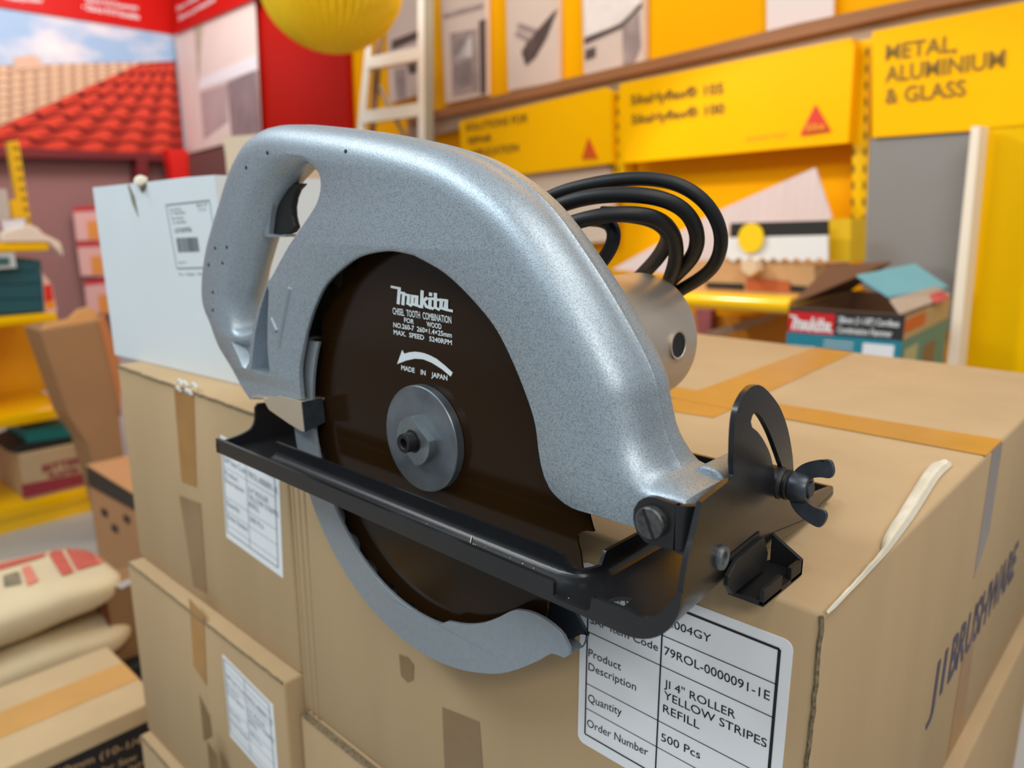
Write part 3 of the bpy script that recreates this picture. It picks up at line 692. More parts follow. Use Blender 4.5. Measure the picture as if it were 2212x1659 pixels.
# printed side lettering
bm = []; ps = nearer(px_, .0005)
zbase = -.2235; zcap = -.1845; yA = PP((2004, 1546), ps).y; yB_ = .575
text_at(bm, 'JI', V3(ps[0].x, yA, zbase), V3(0, .040, 0), V3(0, 0, zcap - zbase), .0); 
text_at(bm, 'BRUSHWARE', V3(ps[0].x, yA + .054, zbase), V3(0, yB_ - yA - .054, 0), V3(0, 0, zcap - zbase), .02)
finish('side_print', bm, BLUEINK, CA)
# tapes
bm = bmesh.new(); z = -.0410
prism(bm, [V3(-.046, .730, z), V3(.006, .730, z), V3(.030, .310, z), V3(-.030, .300, z)], (0, 0, .0003)); finish('top_tape', bm, TAPE, CA)
bm = bmesh.new(); prism(bm, [V3(-.2, .345, z + .0003), V3(.2355, .352, z + .0003), V3(.2355, .408, z + .0003), V3(-.2, .385, z + .0003)], (0, 0, .0003)); finish('cross_tape', bm, TAPE, CA)
bm = bmesh.new(); prism(bm, [V3(.2358, .372, -.042), V3(.2358, .408, -.042), V3(.2358, .408, -.120), V3(.2358, .392, -.135), V3(.2358, .372, -.150)], (.0003, 0, 0)); finish('side_tape', bm, TAPEC, CA)
bm = bmesh.new(); prism(bm, [V3(.2358, .375, -.215), V3(.2358, .415, -.195), V3(.2358, .420, -.312), V3(.2358, .372, -.318)], (.0003, 0, 0)); finish('lower_side_tape', bm, TAPEF, CA)
bm = bmesh.new(); slab(bm, [(955, 1528), (1035, 1560), (1045, 1700), (962, 1700)], nearer(pf, .0005), .0003); finish('front_tape', bm, TAPED, CA)
bm = bmesh.new(); slab(bm, [(862, 1414), (880, 1420), (893, 1436), (892, 1468), (880, 1474), (866, 1460)], nearer(pf, .0006), .0004); finish('scuff', bm, TAPED, CA)
# vertical crease folds at the left end of the front face
for xx in (-.231, -.222, -.213): bm = bmesh.new(); box(bm, xx, xx + .003, YC - .0008, YC + .001, -.3235, -.042, 0, .0006); finish('fold_crease', bm, CARD, CA, 1.0)
# torn paper edge along the top right
bm = bmesh.new()
edge = [(1783, 1323), (1800, 1304), (1826, 1276), (1853, 1248), (1880, 1218), (1902, 1190), (1904, 1172), (1914, 1150), (1936, 1115), (1965, 1068), (2002, 1014), (2036, 998)]
edge2 = [(1788, 1327), (1806, 1312), (1832, 1284), (1860, 1256), (1890, 1224), (1917, 1195), (1932, 1176), (1950, 1152), (1972, 1122), (1994, 1088), (2028, 1034), (2056, 1006)]
A_ = smooth([PP(p, PLZ(-.0405)) for p in edge], .006); B_ = smooth([PP(p, PLZ(-.0405)) for p in edge2], .006)
m_ = min(len(A_), len(B_)); rows = []
for i in range(m_):
    a = A_[int(i * (len(A_) - 1) / (m_ - 1))]; b = B_[int(i * (len(B_) - 1) / (m_ - 1))]; w = (a - b).length
    rows.append([bm.verts.new(a + (b - a) * t + V3(0, 0, hgt)) for t, hgt in ((0, .0), (.12, min(.004, w * .25) + random.uniform(0, .0008)), (.4, min(.005, w * .32) + random.uniform(0, .0012)), (.62, min(.003, w * .2)), (.8, min(.0042, w * .28) + random.uniform(0, .001)), (1, .0))])
for a, b in zip(rows, rows[1:]):
    for k in range(5): bm.faces.new((a[k], a[k + 1], b[k + 1], b[k]))
finish('torn_edge', bm, PAPERIN, CA, 1.0)
bm = bmesh.new()
tube(bm, smooth([V3(.2345, YC - .0004, -.043 - .282 * i / 40) + V3(random.uniform(-.0006, .0006), 0, 0) for i in range(41)], .004), .0011, 6); finish('cut_edge', bm, CARDE, CA)
# the carton below it
CB = carton('carton', 'brown carton underneath the carton the saw rests on', -.232, .2475, .030, .735, -.95, -.3246)
bm = bmesh.new(); box(bm, -.231, .246, .029, .036, -.3262, -.3243, 0, .0008); finish('top_edge', bm, CARDE, CB)
# left stack
YL = .0372
LA = carton('carton', 'pale brown carton carrying the white carton, beside the saw carton', -.618, -.2385, YL, .55, -.2905, -.0408)
pl_ = PLY(YL)
uvlabel(LA, (476, 940), (602, 1010), (489, 1160), pl_, GREYINK)
flat_px('front_tape', [(375, 836), (418, 850), (424, 1052), (392, 1040)], pl_, TAPEF, LA)
flat_px('aged_front_tape', [(387, 1070), (433, 1088), (446, 1282), (418, 1266)], pl_, TAPED, LA)
bm = bmesh.new(); tube(bm, smooth([V3(-.616 + i * .0094, YL - .0005, -.0425 + random.uniform(-.0006, .0006)) for i in range(41)], .005), .0014, 6); finish('corrugated_edge', bm, CARDE, LA)
hitp = PP((395, 833), PLY(YL)); bm = bmesh.new()
for k in range(7):
    c = hitp + V3(random.uniform(-.018, .022), -.001 + random.uniform(-.001, .002), random.uniform(-.006, .004))
    tube(bm, smooth([c, c + V3(.006, -.001, .003), c + V3(.012, 0, -.001)], .002), [.0016] * len(smooth([c, c + V3(.006, -.001, .003), c + V3(.012, 0, -.001)], .002)), 6)
finish('crumpled_tape', bm, mat('white_crumpled_tape', (226, 224, 220), .3), LA)
LB = carton('carton', 'brown carton with white sticker, second from top of the left stack', -.612, -.240, .0195, .54, -.5330, -.2915)
pl2 = PLY(.0195)
uvlabel(LB, (480, 1414), (589, 1524), (497, 1590), pl2, GREYINK)
flat_px('front_tape', [(408, 1292), (440, 1330), (446, 1480), (418, 1440)], pl2, TAPEF, LB)
flat_px('torn_tape', [(430, 1500), (452, 1545), (458, 1590), (440, 1600)], pl2, TAPED, LB)
bm = bmesh.new(); tube(bm, smooth([V3(-.610 + i * .0092, .0195, -.2922 + random.uniform(-.0006, .0006)) for i in range(41)], .005), .0014, 6); finish('corrugated_edge', bm, CARDE, LB)
LC = carton('carton', 'brown carton at bottom of the left stack, only its top corner showing', -.608, -.236, .008, .54, -.95, -.5340)
bm = bmesh.new(); tube(bm, smooth([V3(-.606 + i * .0092, .008, -.5352 + random.uniform(-.0006, .0006)) for i in range(41)], .005), .0014, 6); finish('corrugated_edge', bm, CARDE, LC)
flat_px('front_tape', [(447, 1600), (468, 1630), (475, 1690), (455, 1690)], PLY(.008), TAPED, LC)
# white carton on top
pa, pb_ = PP((248, 766), PLZ(-.0400)), PP((528, 833), PLZ(-.0400))
nw = (pb_ - pa).cross(V3(0, 0, 1)).normalized(); PWc = (pa, nw)
back_ = -nw if nw.y < 0 else nw
WC = thing('white_carton', 'white carton with barcode sticker standing on the left stack', 'carton', (pa + pb_) / 2 + back_ * .06)
def pw(p): return PP(p, PWc)
bm = bmesh.new(); dep = back_ * .135
prism(bm, [pw((248, 766)), pw((528, 833)), pw((497, 640)), pw((462, 378)), pw((400, 383)), pw((318, 393)), pw((313, 399)), pw((305, 404)), pw((298, 395)), pw((277, 397)), pw((200, 405))], dep)
o = finish('carton_body', bm, WHITEB, WC)
md = o.modifiers.new('edge', 'BEVEL'); md.width = .002; md.segments = 2; md.limit_method = 'ANGLE'; md.angle_limit = math.radians(60)
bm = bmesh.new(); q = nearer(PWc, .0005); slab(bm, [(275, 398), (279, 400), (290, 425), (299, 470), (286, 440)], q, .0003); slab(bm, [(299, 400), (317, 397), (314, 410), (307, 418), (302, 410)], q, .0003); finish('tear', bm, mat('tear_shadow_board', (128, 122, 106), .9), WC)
bm = bmesh.new(); c = pw((308, 392)) - back_ * .002; lathe(bm, c, V3(.3, -.5, .8), [(0, -.004), (.006, -.003), (.008, .001), (.005, .005), (0, .006)], 14); finish('torn_flap', bm, PAPERIN, WC, 1)
bm = bmesh.new(); q = nearer(PWc, .0004)
for a, b, w in (((358, 443), (452, 433), .0012), ((358, 443), (382, 580), .0008), ((382, 580), (446, 578), .0012), ((452, 433), (462, 500), .0006)): strip(bm, a, b, q, w)
finish('sticker_frame', bm, mat('barcode_ink', (112, 122, 128), .7), WC); bm = []
for s, a, b, c in [('Color/Shade', (366, 456), (391, 453), (365, 451)), ('21" Matt Blue', (368, 465), (400, 461), (367, 459)), ('Film Shade', (371, 475), (396, 472), (370, 470)), ('21" Matt Blue', (373, 485), (402, 481), (372, 479)),
                   ('BOX 41', (425, 447), (447, 444), (424, 441)), ('21/12', (429, 456), (445, 454), (428, 451)), ('10740996', (378, 504), (414, 501), (377, 493)), ('Batch', (386, 569), (402, 568), (386, 565)), ('Film - Delight - Matte', (386, 595), (442, 594), (386, 590))]:
    text_px(bm, s, q, a, b, c)
finish('sticker_lettering', bm, MATS['barcode_ink'], WC); bm = bmesh.new()
x = 381.0
for k in range(26):
    w = random.choice((.0008, .0012, .0018)); 
    strip(bm, (x, 514 - (x - 381) * .04), (x + 5, 545 - (x - 381) * .04), q, w); x += random.choice((1.6, 2.0, 2.6))
    if x > 428: break
finish('barcode_print', bm, mat('barcode_ink', (112, 122, 128), .7), WC)

# ================================================================== ROOM
FZ = -.95
ROOMH = 2.7
corner_a = heading(409); CP = CAM + hdir(corner_a) * 7.0; CP.z = FZ
XLW = CP.x
back_dir = hdir(-math.radians(42.7))                     # runs away to the left
PLW = PLX(XLW)                                          # left wall plane
PRW = (CP, V3(-back_dir.y, back_dir.x, 0))              # red part of the back wall
wdir = hdir(-math.radians(38.9)); wpt = CAM + hdir(heading(1590)) * 2.7; wpt.z = FZ
PYW = (wpt, V3(-wdir.y, wdir.x, 0))                     # yellow part of the back wall
bm = bmesh.new(); box(bm, -7.5, 4.0, -3.5, 7.0, FZ - .05, FZ); tag(finish('floor', bm, FLOORM), 'grey vinyl shop floor', 'floor', kind='structure')
bm = bmesh.new(); prism(bm, [V3(XLW - .03, CP.y - 6, FZ), V3(XLW - .03, CP.y + .02, FZ), V3(XLW - .03, CP.y + .02, ROOMH), V3(XLW - .03, CP.y - 6, ROOMH)], (-.1, 0, 0)); tag(finish('wall_left', bm, WALLP), 'pinkish wall under the roof tile mural', 'wall', kind='structure')
pr_end = PP((745, 300), PRW); pr_end.z = FZ
nb = away(PRW)
bm = bmesh.new(); a, b = CP + nb * .03, pr_end + nb * .03; prism(bm, [a, b, b + V3(0, 0, ROOMH - FZ), a + V3(0, 0, ROOMH - FZ)], nb * .1); tag(finish('wall_back', bm, RED), 'red back wall between the murals and the yellow display', 'wall', kind='structure')
ny = away(PYW)
y_l = PP((735, 300), PYW); y_l.z = FZ; y_r = PP((2500, 300), PYW); y_r.z = FZ
bm = bmesh.new(); a, b = y_l + ny * .005, y_r + ny * .005; prism(bm, [a, b, b + V3(0, 0, ROOMH - FZ), a + V3(0, 0, ROOMH - FZ)], ny * .08); tag(finish('wall_right', bm, YELD), 'yellow display wall behind the signs', 'wall', kind='structure')

# ---------------- left mural with roof tiles
def tile_mat(name, rgb, dark, nu, nv):
    m = bpy.data.materials.new(name); m.use_nodes = True; nt = m.node_tree; b = nt.nodes['Principled BSDF']; b.inputs['Roughness'].default_value = .5; b.inputs['Specular IOR Level'].default_value = .12
    uv = nt.nodes.new('ShaderNodeUVMap'); sp = nt.nodes.new('ShaderNodeSeparateXYZ'); nt.links.new(uv.outputs[0], sp.inputs[0])
    def math_(op, a, bval):
        n = nt.nodes.new('ShaderNodeMath'); n.operation = op
        nt.links.new(a, n.inputs[0]) if not isinstance(a, float) else None
        if isinstance(bval, float): n.inputs[1].default_value = bval
        elif bval is not None: nt.links.new(bval, n.inputs[1])
        return n.outputs[0]
    un = math_('MULTIPLY', sp.outputs[0], float(nu)); vn = math_('MULTIPLY', sp.outputs[1], float(nv))
    su = math_('SINE', math_('MULTIPLY', un, 6.28318), None)
    vv = math_('ADD', vn, math_('MULTIPLY', su, .16)); fr = math_('FRACT', vv, None)
    step = math_('LESS_THAN', fr, .2)
    r = nt.nodes.new('ShaderNodeValToRGB'); c, d = lin(rgb), lin(dark)
    r.color_ramp.elements[0].position = .15; r.color_ramp.elements[0].color = tuple((x + y) / 2 for x, y in zip(c, d)); r.color_ramp.elements[1].position = .75; r.color_ramp.elements[1].color = c
    nt.links.new(math_('ADD', math_('MULTIPLY', su, .5), .5), r.inputs[0])
    mx = nt.nodes.new('ShaderNodeMix'); mx.data_type = 'RGBA'; mx.inputs['B'].default_value = d if False else (0, 0, 0, 1)
    mx.inputs[7].default_value = d; nt.links.new(step, mx.inputs[0]); nt.links.new(r.outputs[0], mx.inputs[6]); nt.links.new(mx.outputs[2], b.inputs['Base Color'])
    return m
def quadgrid(name, q, pl, m, parent, n=24):
    """q: four pixel corners TL TR BR BL; UV over the quad"""
    bm = bmesh.new(); uvl = bm.loops.layers.uv.new('UVMap'); g = []
    c = [PP(p, pl) for p in q]
    for j in range(n + 1):
        for i in range(n + 1):
            u, v = i / n, j / n
            g.append(bm.verts.new((c[0] * (1 - u) + c[1] * u) * (1 - v) + (c[3] * (1 - u) + c[2] * u) * v))
    for j in range(n):
        for i in range(n):
            ids = (j * (n + 1) + i, j * (n + 1) + i + 1, (j + 1) * (n + 1) + i + 1, (j + 1) * (n + 1) + i)
            f = bm.faces.new([g[k] for k in ids])
            for l, k in zip(f.loops, ids): l[uvl].uv = ((k % (n + 1)) / n, (k // (n + 1)) / n)
    o = finish(name, bm, m, parent); return o
skym = bpy.data.materials.new('printed_sky'); skym.use_nodes = True; nt = skym.node_tree; b = nt.nodes['Principled BSDF']; b.inputs['Roughness'].default_value = .5
co = nt.nodes.new('ShaderNodeTexCoord'); mp = nt.nodes.new('ShaderNodeMapping'); mp.inputs['Scale'].default_value = (1, 1, 2.2); n_ = nt.nodes.new('ShaderNodeTexNoise'); n_.inputs['Scale'].default_value = 1.5; n_.inputs['Detail'].default_value = 5
r_ = nt.nodes.new('ShaderNodeValToRGB'); r_.color_ramp.elements[0].position = .42; r_.color_ramp.elements[0].color = lin((150, 182, 214)); r_.color_ramp.elements[1].position = .62; r_.color_ramp.elements[1].color = lin((238, 226, 222))
nt.links.new(co.outputs['Object'], mp.inputs[0]); nt.links.new(mp.outputs[0], n_.inputs['Vector']); nt.links.new(n_.outputs['Fac'], r_.inputs[0]); nt.links.new(r_.outputs[0], b.inputs['Base Color'])
MU = thing('roof_mural', 'wall mural of red roof tiles under a cloudy sky on the left wall', 'mural', PP((190, 330), PLW))
slab_obj('sky_print', [(-30, 8), (376, 72), (384, 200), (384, 330), (-30, 318)], nearer(PLW, .01), .02, skym, MU)
P1 = nearer(PLW, .016); P2 = nearer(PLW, .02)
quadgrid('pale_tile_print', [(-30, 142), (376, 132), (384, 175), (-30, 292)], P1, tile_mat('pale_tiles', (226, 190, 156), (150, 112, 92), 16, 8), MU)
slab_obj('chimney_print', [(30, 124), (75, 118), (96, 140), (96, 146), (32, 150)], nearer(PLW, .022), .004, mat('chimney_print_paint', (214, 176, 148), .6), MU)
bm = bmesh.new()
o = quadgrid('red_tile_print', [(376, 131), (384, 131), (398, 336), (-30, 320)], P2, tile_mat('red_tiles', (214, 62, 46), (92, 26, 28), 7, 9), MU)
# re-lay the red roof as a triangle-like quad that widens to the lower left
bpy.data.objects.remove(o)
quadgrid('red_tile_print', [(300, 138), (378, 131), (398, 336), (-110, 322)], P2, MATS.get('x') or tile_mat('red_tiles_wide', (222, 74, 54), (84, 20, 24), 6, 8), MU)
HL = thing('header_band', 'red header band with white lettering above the roof tile mural', 'sign', PP((190, 30), PLW))
slab_obj('band_panel', [(-30, -90), (376, -70), (376, 74), (-30, 10)], nearer(PLW, .03), .04, REDH, HL)
bm = []; q = nearer(PLW, .034)
text_px(bm, 'Davco K10 Sovereign', q, (186, 4), (298, 22), (186, -6), .02); text_px(bm, '• Davco K10 Gunalite', q, (178, 20), (301, 42), (178, 8), .02); text_px(bm, 'Waterproofing', q, (10, -2), (92, 6), (10, -12), .02); finish('lettering', bm, WHITEINK, HL)
HR = thing('header_band', 'red header band with white lettering above the drainpipe mural', 'sign', PP((450, 20), PRW))
slab_obj('band_panel', [(376, 74), (376, -70), (560, -110), (560, -8)], nearer(PRW, .032), .015, REDH, HR)
bm = []; q = nearer(PRW, .034); text_px(bm, 'Davco waterproof', q, (382, 24), (445, -12), (382, 14), .02); text_px(bm, 'Davco protection', q, (386, 45), (465, 2), (386, 34), .02); finish('lettering', bm, WHITEINK, HR)
PM = thing('pipe_mural', 'white mural of grey pipes beside the red wall panel', 'mural', PP((470, 200), PRW))
slab_obj('print_panel', [(377, 76), (515, 10), (548, -6), (562, 290), (405, 332)], nearer(PRW, .008), .01, mat('mural_white', (232, 214, 206), .6, 0, var=.05, vscale=2), PM)
q = nearer(PRW, .012)
slab_obj('pale_band_print', [(430, 172), (553, 118), (555, 150), (428, 196)], q, .003, mat('mural_band', (236, 232, 236), .6), PM)
slab_obj('pipe_print', [(432, 200), (490, 180), (492, 260), (440, 300)], q, .003, mat('mural_pipe', (182, 160, 160), .6, 0, var=.12, vscale=3), PM)
slab_obj('curtain_print', [(490, 178), (555, 150), (562, 292), (500, 296)], q, .003, mat('mural_curtain', (140, 122, 124), .6, 0, var=.35, vscale=9, stretch=(6, 6, .6)), PM)
slab_obj('vine_print', [(418, 50), (440, 42), (434, 100), (428, 185), (424, 120)], q, .003, mat('mural_vine', (186, 172, 150), .7, 0, var=.2, vscale=9), PM)
BMm = thing('dark_red_beam', 'dark red beam running under the roof tile mural', 'beam', PP((150, 330), PLW))
slab_obj('beam', [(-30, 316), (398, 334), (398, 350), (320, 346), (318, 400), (296, 400), (296, 344), (-30, 338)], nearer(PLW, .12), .12, REDD, BMm)
slab_obj('post', [(362, 322), (405, 322), (412, 420), (378, 420)], nearer(PLW, .22), .1, mat('bright_red_post', (222, 30, 22), .45), BMm)
slab_obj('recess_board', [(405, 336), (560, 300), (560, 420), (412, 420)], nearer(PRW, .05), .06, mat('recess_brown', (112, 74, 70), .7), BMm)
CDs = [((158, 447), (232, 443), (240, 520), (166, 520)), ((166, 523), (240, 520), (246, 598), (176, 596)), ((182, 606), (240, 600), (247, 678), (190, 678))]
for k, qd in enumerate(CDs):
    lab_ = ['pink edged display card, topmost beside the white carton', 'pink edged display card, middle one beside the white carton', 'pink edged display card, lowest beside the white carton'][k]
    t = thing('display_card', lab_, 'display card', PP(qd[3], nearer(PLW, .08)), 'display cards beside the white carton')
    slab_obj('card', qd, nearer(PLW, .08), .02, mat('card_pink', (226, 178, 172), .6), t)
    slab_obj('red_edge', [qd[0], qd[1], (qd[1][0], qd[1][1] + 10), (qd[0][0], qd[0][1] + 10)], nearer(PLW, .085), .004, mat('card_red', (196, 46, 54), .6), t)
    slab_obj('product_print', [(qd[0][0] + 30, qd[0][1] + 30), (qd[0][0] + 55, qd[0][1] + 30), (qd[0][0] + 58, qd[0][1] + 70), (qd[0][0] + 33, qd[0][1] + 70)], nearer(PLW, .085), .004, mat('card_orange', (226, 150, 70), .6), t)

# ---------------- yellow lantern
lc = PD((715, -42), 2.6); LT = thing('paper_lantern', 'round yellow pleated paper lantern hanging above the ladder', 'lantern', lc - V3(0, 0, .24))
bm = bmesh.new(); rings = []; nU, nV = 96, 28; RL = .236
for j in range(1, nV):
    th = math.pi * j / nV; ring = []
    for i in range(nU):
        ph = 2 * math.pi * i / nU; r = RL * math.sin(th) * (1 + .05 * (1 if i % 2 else -1) + .01 * math.sin(j * 2.1 + i)) ; ring.append(bm.verts.new(lc + V3(r * math.cos(ph), r * math.sin(ph), RL * .98 * math.cos(th))))
    rings.append(ring)
for a, b in zip(rings, rings[1:]):
    for i in range(nU): bm.faces.new((a[i], a[(i + 1) % nU], b[(i + 1) % nU], b[i]))
for r, s in ((rings[0], 1), (rings[-1], -1)):
    v = bm.verts.new(lc + V3(0, 0, RL * s))
    for i in range(nU): bm.faces.new((r[i], r[(i + 1) % nU], v))
lm = mat('lantern_paper', (244, 206, 20), .7, 0, var=.08, vscale=6); lm.node_tree.nodes['Principled BSDF'].inputs['Transmission Weight'].default_value = 0
finish('lantern_body', bm, lm, LT, math.radians(20))
bm = bmesh.new(); tube(bm, [lc + V3(0, 0, RL), lc + V3(0, 0, RL + .3)], .002, 6); finish('hanging_cord', bm, INK, LT)

# ---------------- step ladder
dl = 3.5
LD = thing('step_ladder', 'aluminium step ladder standing before the yellow display wall', 'ladder', V3(*PD((850, 400), dl).xy, FZ))
PLd = (PD((850, 150), dl), (V3(hd.x, hd.y, 0)))
def lrail(name, pts, w, m, off=0.0, dpt=.03):
    bm = bmesh.new(); slab(bm, pts, nearer(PLd, off), dpt); return finish(name, bm, m, LD)
def extend(p, q, y): t = (y - p[1]) / (q[1] - p[1]); return (p[0] + (q[0] - p[0]) * t, y)
gl = 1130
a0, a1 = (791, 86), (771, 285); b0, b1 = (803, 86), (786, 285)
lrail('side_rail', [a0, b0, extend(b0, b1, gl), extend(a0, a1, gl)], 0, ALU)
lrail('side_rail', [(902, -60), (916, -60), (918, 320), (920, gl), (900, gl), (903, 320)], 0, ALU)
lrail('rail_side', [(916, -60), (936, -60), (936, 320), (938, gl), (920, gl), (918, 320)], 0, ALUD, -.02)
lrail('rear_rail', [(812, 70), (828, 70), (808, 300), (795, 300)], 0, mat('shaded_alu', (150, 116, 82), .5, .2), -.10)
for k, (yl, yr) in enumerate([(125, 103), (242, 224), (372, 358), (515, 505), (672, 665)]):
    xl_ = a0[0] + (a1[0] - a0[0]) * (yl - 86) / 199 + 8
    lrail('step', [(xl_, yl - 2), (904, yr - 2), (904, yr + 26), (xl_ - 3, yl + 24)], 0, ALU, .012, .06)
bm = bmesh.new(); tube(bm, [PP((818, 185), nearer(PLd, -.08)), PP((884, 315), nearer(PLd, -.08))], .009, 8); finish('spreader_bar', bm, mat('steel_bar', (150, 142, 136), .4, .5), LD)

# ---------------- yellow display wall
def wsign(name, label, cat, pxs, off, depth, m, part='panel', group=None):
    t = thing(name, label, cat, PP(pxs[-1], nearer(PYW, off)), group); slab_obj(part, pxs, nearer(PYW, off), depth, m, t); return t
BE = thing('display_beam', 'brown and beige beam along the top of the yellow signs', 'beam', PP((1500, 130), nearer(PYW, .05)))
slab_obj('upper_band', [(880, 250), (938, 239), (1206, 174), (1500, 106), (1725, 50), (1990, -6), (2300, -70), (2300, -38), (2000, 18), (1500, 130), (1206, 196), (938, 256), (880, 270)], nearer(PYW, .09), .08, BROWNBEAM, BE)
slab_obj('lower_band', [(880, 268), (938, 256), (1206, 196), (1500, 130), (2000, 18), (2300, -38), (2300, 30), (2000, 60), (1500, 160), (1206, 222), (938, 290), (880, 300)], nearer(PYW, .06), .05, GREYBEAM, BE)
S1 = wsign('yellow_sign', 'yellow sign reading solutions, half hidden behind the silver saw guard', 'sign', [(992, 262), (1306, 189), (1320, 200), (1322, 352), (1110, 378), (1000, 400)], .10, .028, YEL)
bm = []; q = nearer(PYW, .103)
text_px(bm, 'SOLUTIONS FOR', q, (1006, 283), (1140, 262), (1006, 268), .02); text_px(bm, 'REPAIR', q, (1011, 311), (1062, 304), (1011, 297), .02); text_px(bm, 'APPLICATION', q, (1014, 340), (1120, 326), (1014, 325), .02); finish('lettering', bm, mat('olive_ink', (122, 88, 6), .6), S1)
slab_obj('triangle_mark', [(1271, 296), (1291, 342), (1256, 343)], nearer(PYW, .104), .003, mat('orange_red', (212, 84, 10), .5), S1)
S2 = wsign('yellow_sign', 'wide yellow sign with two product lines and red triangle logo', 'sign', [(1338, 181), (1838, 82), (1846, 100), (1832, 308), (1346, 352)], .11, .036, YEL)
bm = []; q = nearer(PYW, .113)
text_px(bm, 'SikaHyflex® 105', q, (1362, 226), (1562, 201), (1362, 206), .012); text_px(bm, 'SikaHyflex® 100', q, (1364, 268), (1564, 244), (1364, 249), .012); finish('lettering', bm, mat('dark_olive_ink', (84, 62, 8), .6), S2)
slab_obj('triangle_mark', [(1761, 226), (1794, 283), (1728, 292)], nearer(PYW, .115), .003, mat('red_logo', (216, 52, 14), .5), S2)
bm = []; text_px(bm, 'Sika', nearer(PYW, .119), (1741, 284), (1782, 278), (1741, 270), .03); text_px(bm, 'BUILDING TRUST', nearer(PYW, .113), (1612, 304), (1700, 294), (1612, 296), .0); finish('logo_lettering', bm, mat('gold_ink', (236, 150, 20), .6), S2)
S3 = wsign('yellow_sign', 'yellow sign reading metal, aluminium and glass at the right', 'sign', [(1884, 68), (2300, -14), (2300, 268), (1884, 297)], .13, .05, YEL)
bm = []; q = nearer(PYW, .133)
text_px(bm, 'METAL,', q, (1912, 130), (2066, 110), (1914, 97), .012); text_px(bm, 'ALUMINIUM', q, (1911, 178), (2170, 144), (1912, 144), .012); text_px(bm, '& GLASS', q, (1912, 224), (2086, 206), (1912, 192), .012); finish('lettering', bm, mat('olive_ink2', (140, 104, 6), .6), S3)
# slotted uprights
def upright(label, pl_px, slots):
    t = thing('slotted_upright', label, 'shelf upright', PP(pl_px[-1], nearer(PYW, .05)), 'slotted uprights on the display wall')
    slab_obj('post', pl_px, nearer(PYW, .07), .05, YELS, t)
    bm = bmesh.new()
    for (x, y, w, h) in slots: slab(bm, [(x, y), (x + w, y), (x + w, y + h), (x, y + h)], nearer(PYW, .0715), .001)
    finish('slots', bm, mat('slot_dark', (120, 82, 8), .7), t)
upright('yellow slotted upright between the two left yellow signs', [(1314, 200), (1342, 195), (1350, 380), (1322, 385)], [(1322 + dx, 205 + 31 * k, 5, 12) for k in range(6) for dx in (0, 9)])
upright('yellow slotted upright left of the grey sheet', [(1842, 90), (1884, 82), (1878, 300), (1868, 560), (1840, 565)], [(1846 + dx - k * .8, 104 + 36 * k, 5, 17) for k in range(13) for dx in (0, 24)])
# picture panels above the beam
def picture(label, pxs, prints):
    t = thing('wall_picture', label, 'picture', PP(pxs[-1], nearer(PYW, .02)), 'picture panels above the beam'); slab_obj('panel', pxs, nearer(PYW, .03), .025, mat('picture_cream', (222, 200, 184), .6, 0, var=.04, vscale=4), t)
    for nm, pq, m in prints: slab_obj(nm, pq, nearer(PYW, .033), .002, m, t)
DK = mat('picture_dark', (92, 74, 70), .6, 0, var=.2, vscale=12); MD = mat('picture_mid', (166, 146, 140), .6, 0, var=.25, vscale=14); LTm = mat('picture_light', (238, 226, 218), .6, 0, var=.1, vscale=14)
picture('picture panel seen between the ladder rails', [(832, -40), (902, -55), (902, 206), (842, 222)], [('roof_print', [(846, 88), (902, 66), (902, 84), (846, 108)], DK), ('wall_print', [(852, 150), (874, 146), (876, 210), (856, 214)], MD), ('lamp_print', [(878, 134), (900, 126), (900, 156), (884, 160)], DK)])
picture('picture panel of a door, just right of the ladder', [(950, -40), (1048, -60), (1050, 205), (962, 224)], [('awning_print', [(958, 30), (1044, 6), (1044, 16), (958, 40)], MD), ('door_print', [(972, 72), (1030, 62), (1034, 196), (978, 208)], MD), ('pane_print', [(980, 82), (1018, 76), (1020, 122), (982, 128)], LTm), ('lower_pane_print', [(982, 140), (1020, 134), (1022, 186), (985, 192)], LTm), ('edge_print', [(1034, 46), (1049, 40), (1050, 200), (1038, 204)], DK)])
picture('picture panel with dark diagonal shape, middle of the row', [(1092, -60), (1204, -90), (1204, 176), (1098, 196)], [('shape_print', [(1195, 26), (1204, 20), (1180, 82), (1156, 124), (1136, 142), (1126, 112), (1140, 88)], DK), ('rail_print', [(1120, 48), (1160, 62), (1156, 74), (1116, 60)], MD), ('rail_print', [(1116, 66), (1152, 82), (1146, 94), (1112, 76)], MD)])
picture('picture panel with curved roof edge, rightmost of the row', [(1255, -90), (1390, -120), (1390, 136), (1262, 163)], [('roof_print', [(1262, -20), (1388, -60), (1384, 10), (1340, 50), (1264, 84)], LTm), ('roof_edge_print', [(1262, 82), (1340, 46), (1386, 4), (1386, 14), (1342, 60), (1262, 96)], DK), ('column_print', [(1344, 62), (1380, 26), (1384, 100), (1370, 132), (1346, 140)], MD), ('window_print', [(1264, 108), (1286, 100), (1286, 122), (1264, 130)], DK)])
wsign('white_notice', 'blank white notice above the beam at the upper right', 'notice', [(1656, -40), (1801, -70), (1799, 42), (1656, 68)], .03, .01, mat('notice_white', (240, 224, 216), .6), 'sheet')
wsign('cream_board', 'cream board below the left yellow sign, behind the cable', 'board', [(1090, 382), (1312, 357), (1320, 366), (1322, 520), (1090, 540)], .06, .03, CREAM, 'board')
wsign('grey_sheet', 'large grey sheet leaning under the right yellow sign', 'panel', [(1880, 299), (2100, 282), (2062, 720), (1860, 620), (1872, 450)], .12, .02, GREYP, 'sheet')
wsign('white_trim_strip', 'white vertical strip between grey sheet and yellow panel', 'trim', [(2098, 274), (2117, 272), (2068, 800), (2044, 800)], .20, .05, mat('strip_cream', (240, 226, 204), .5), 'strip')
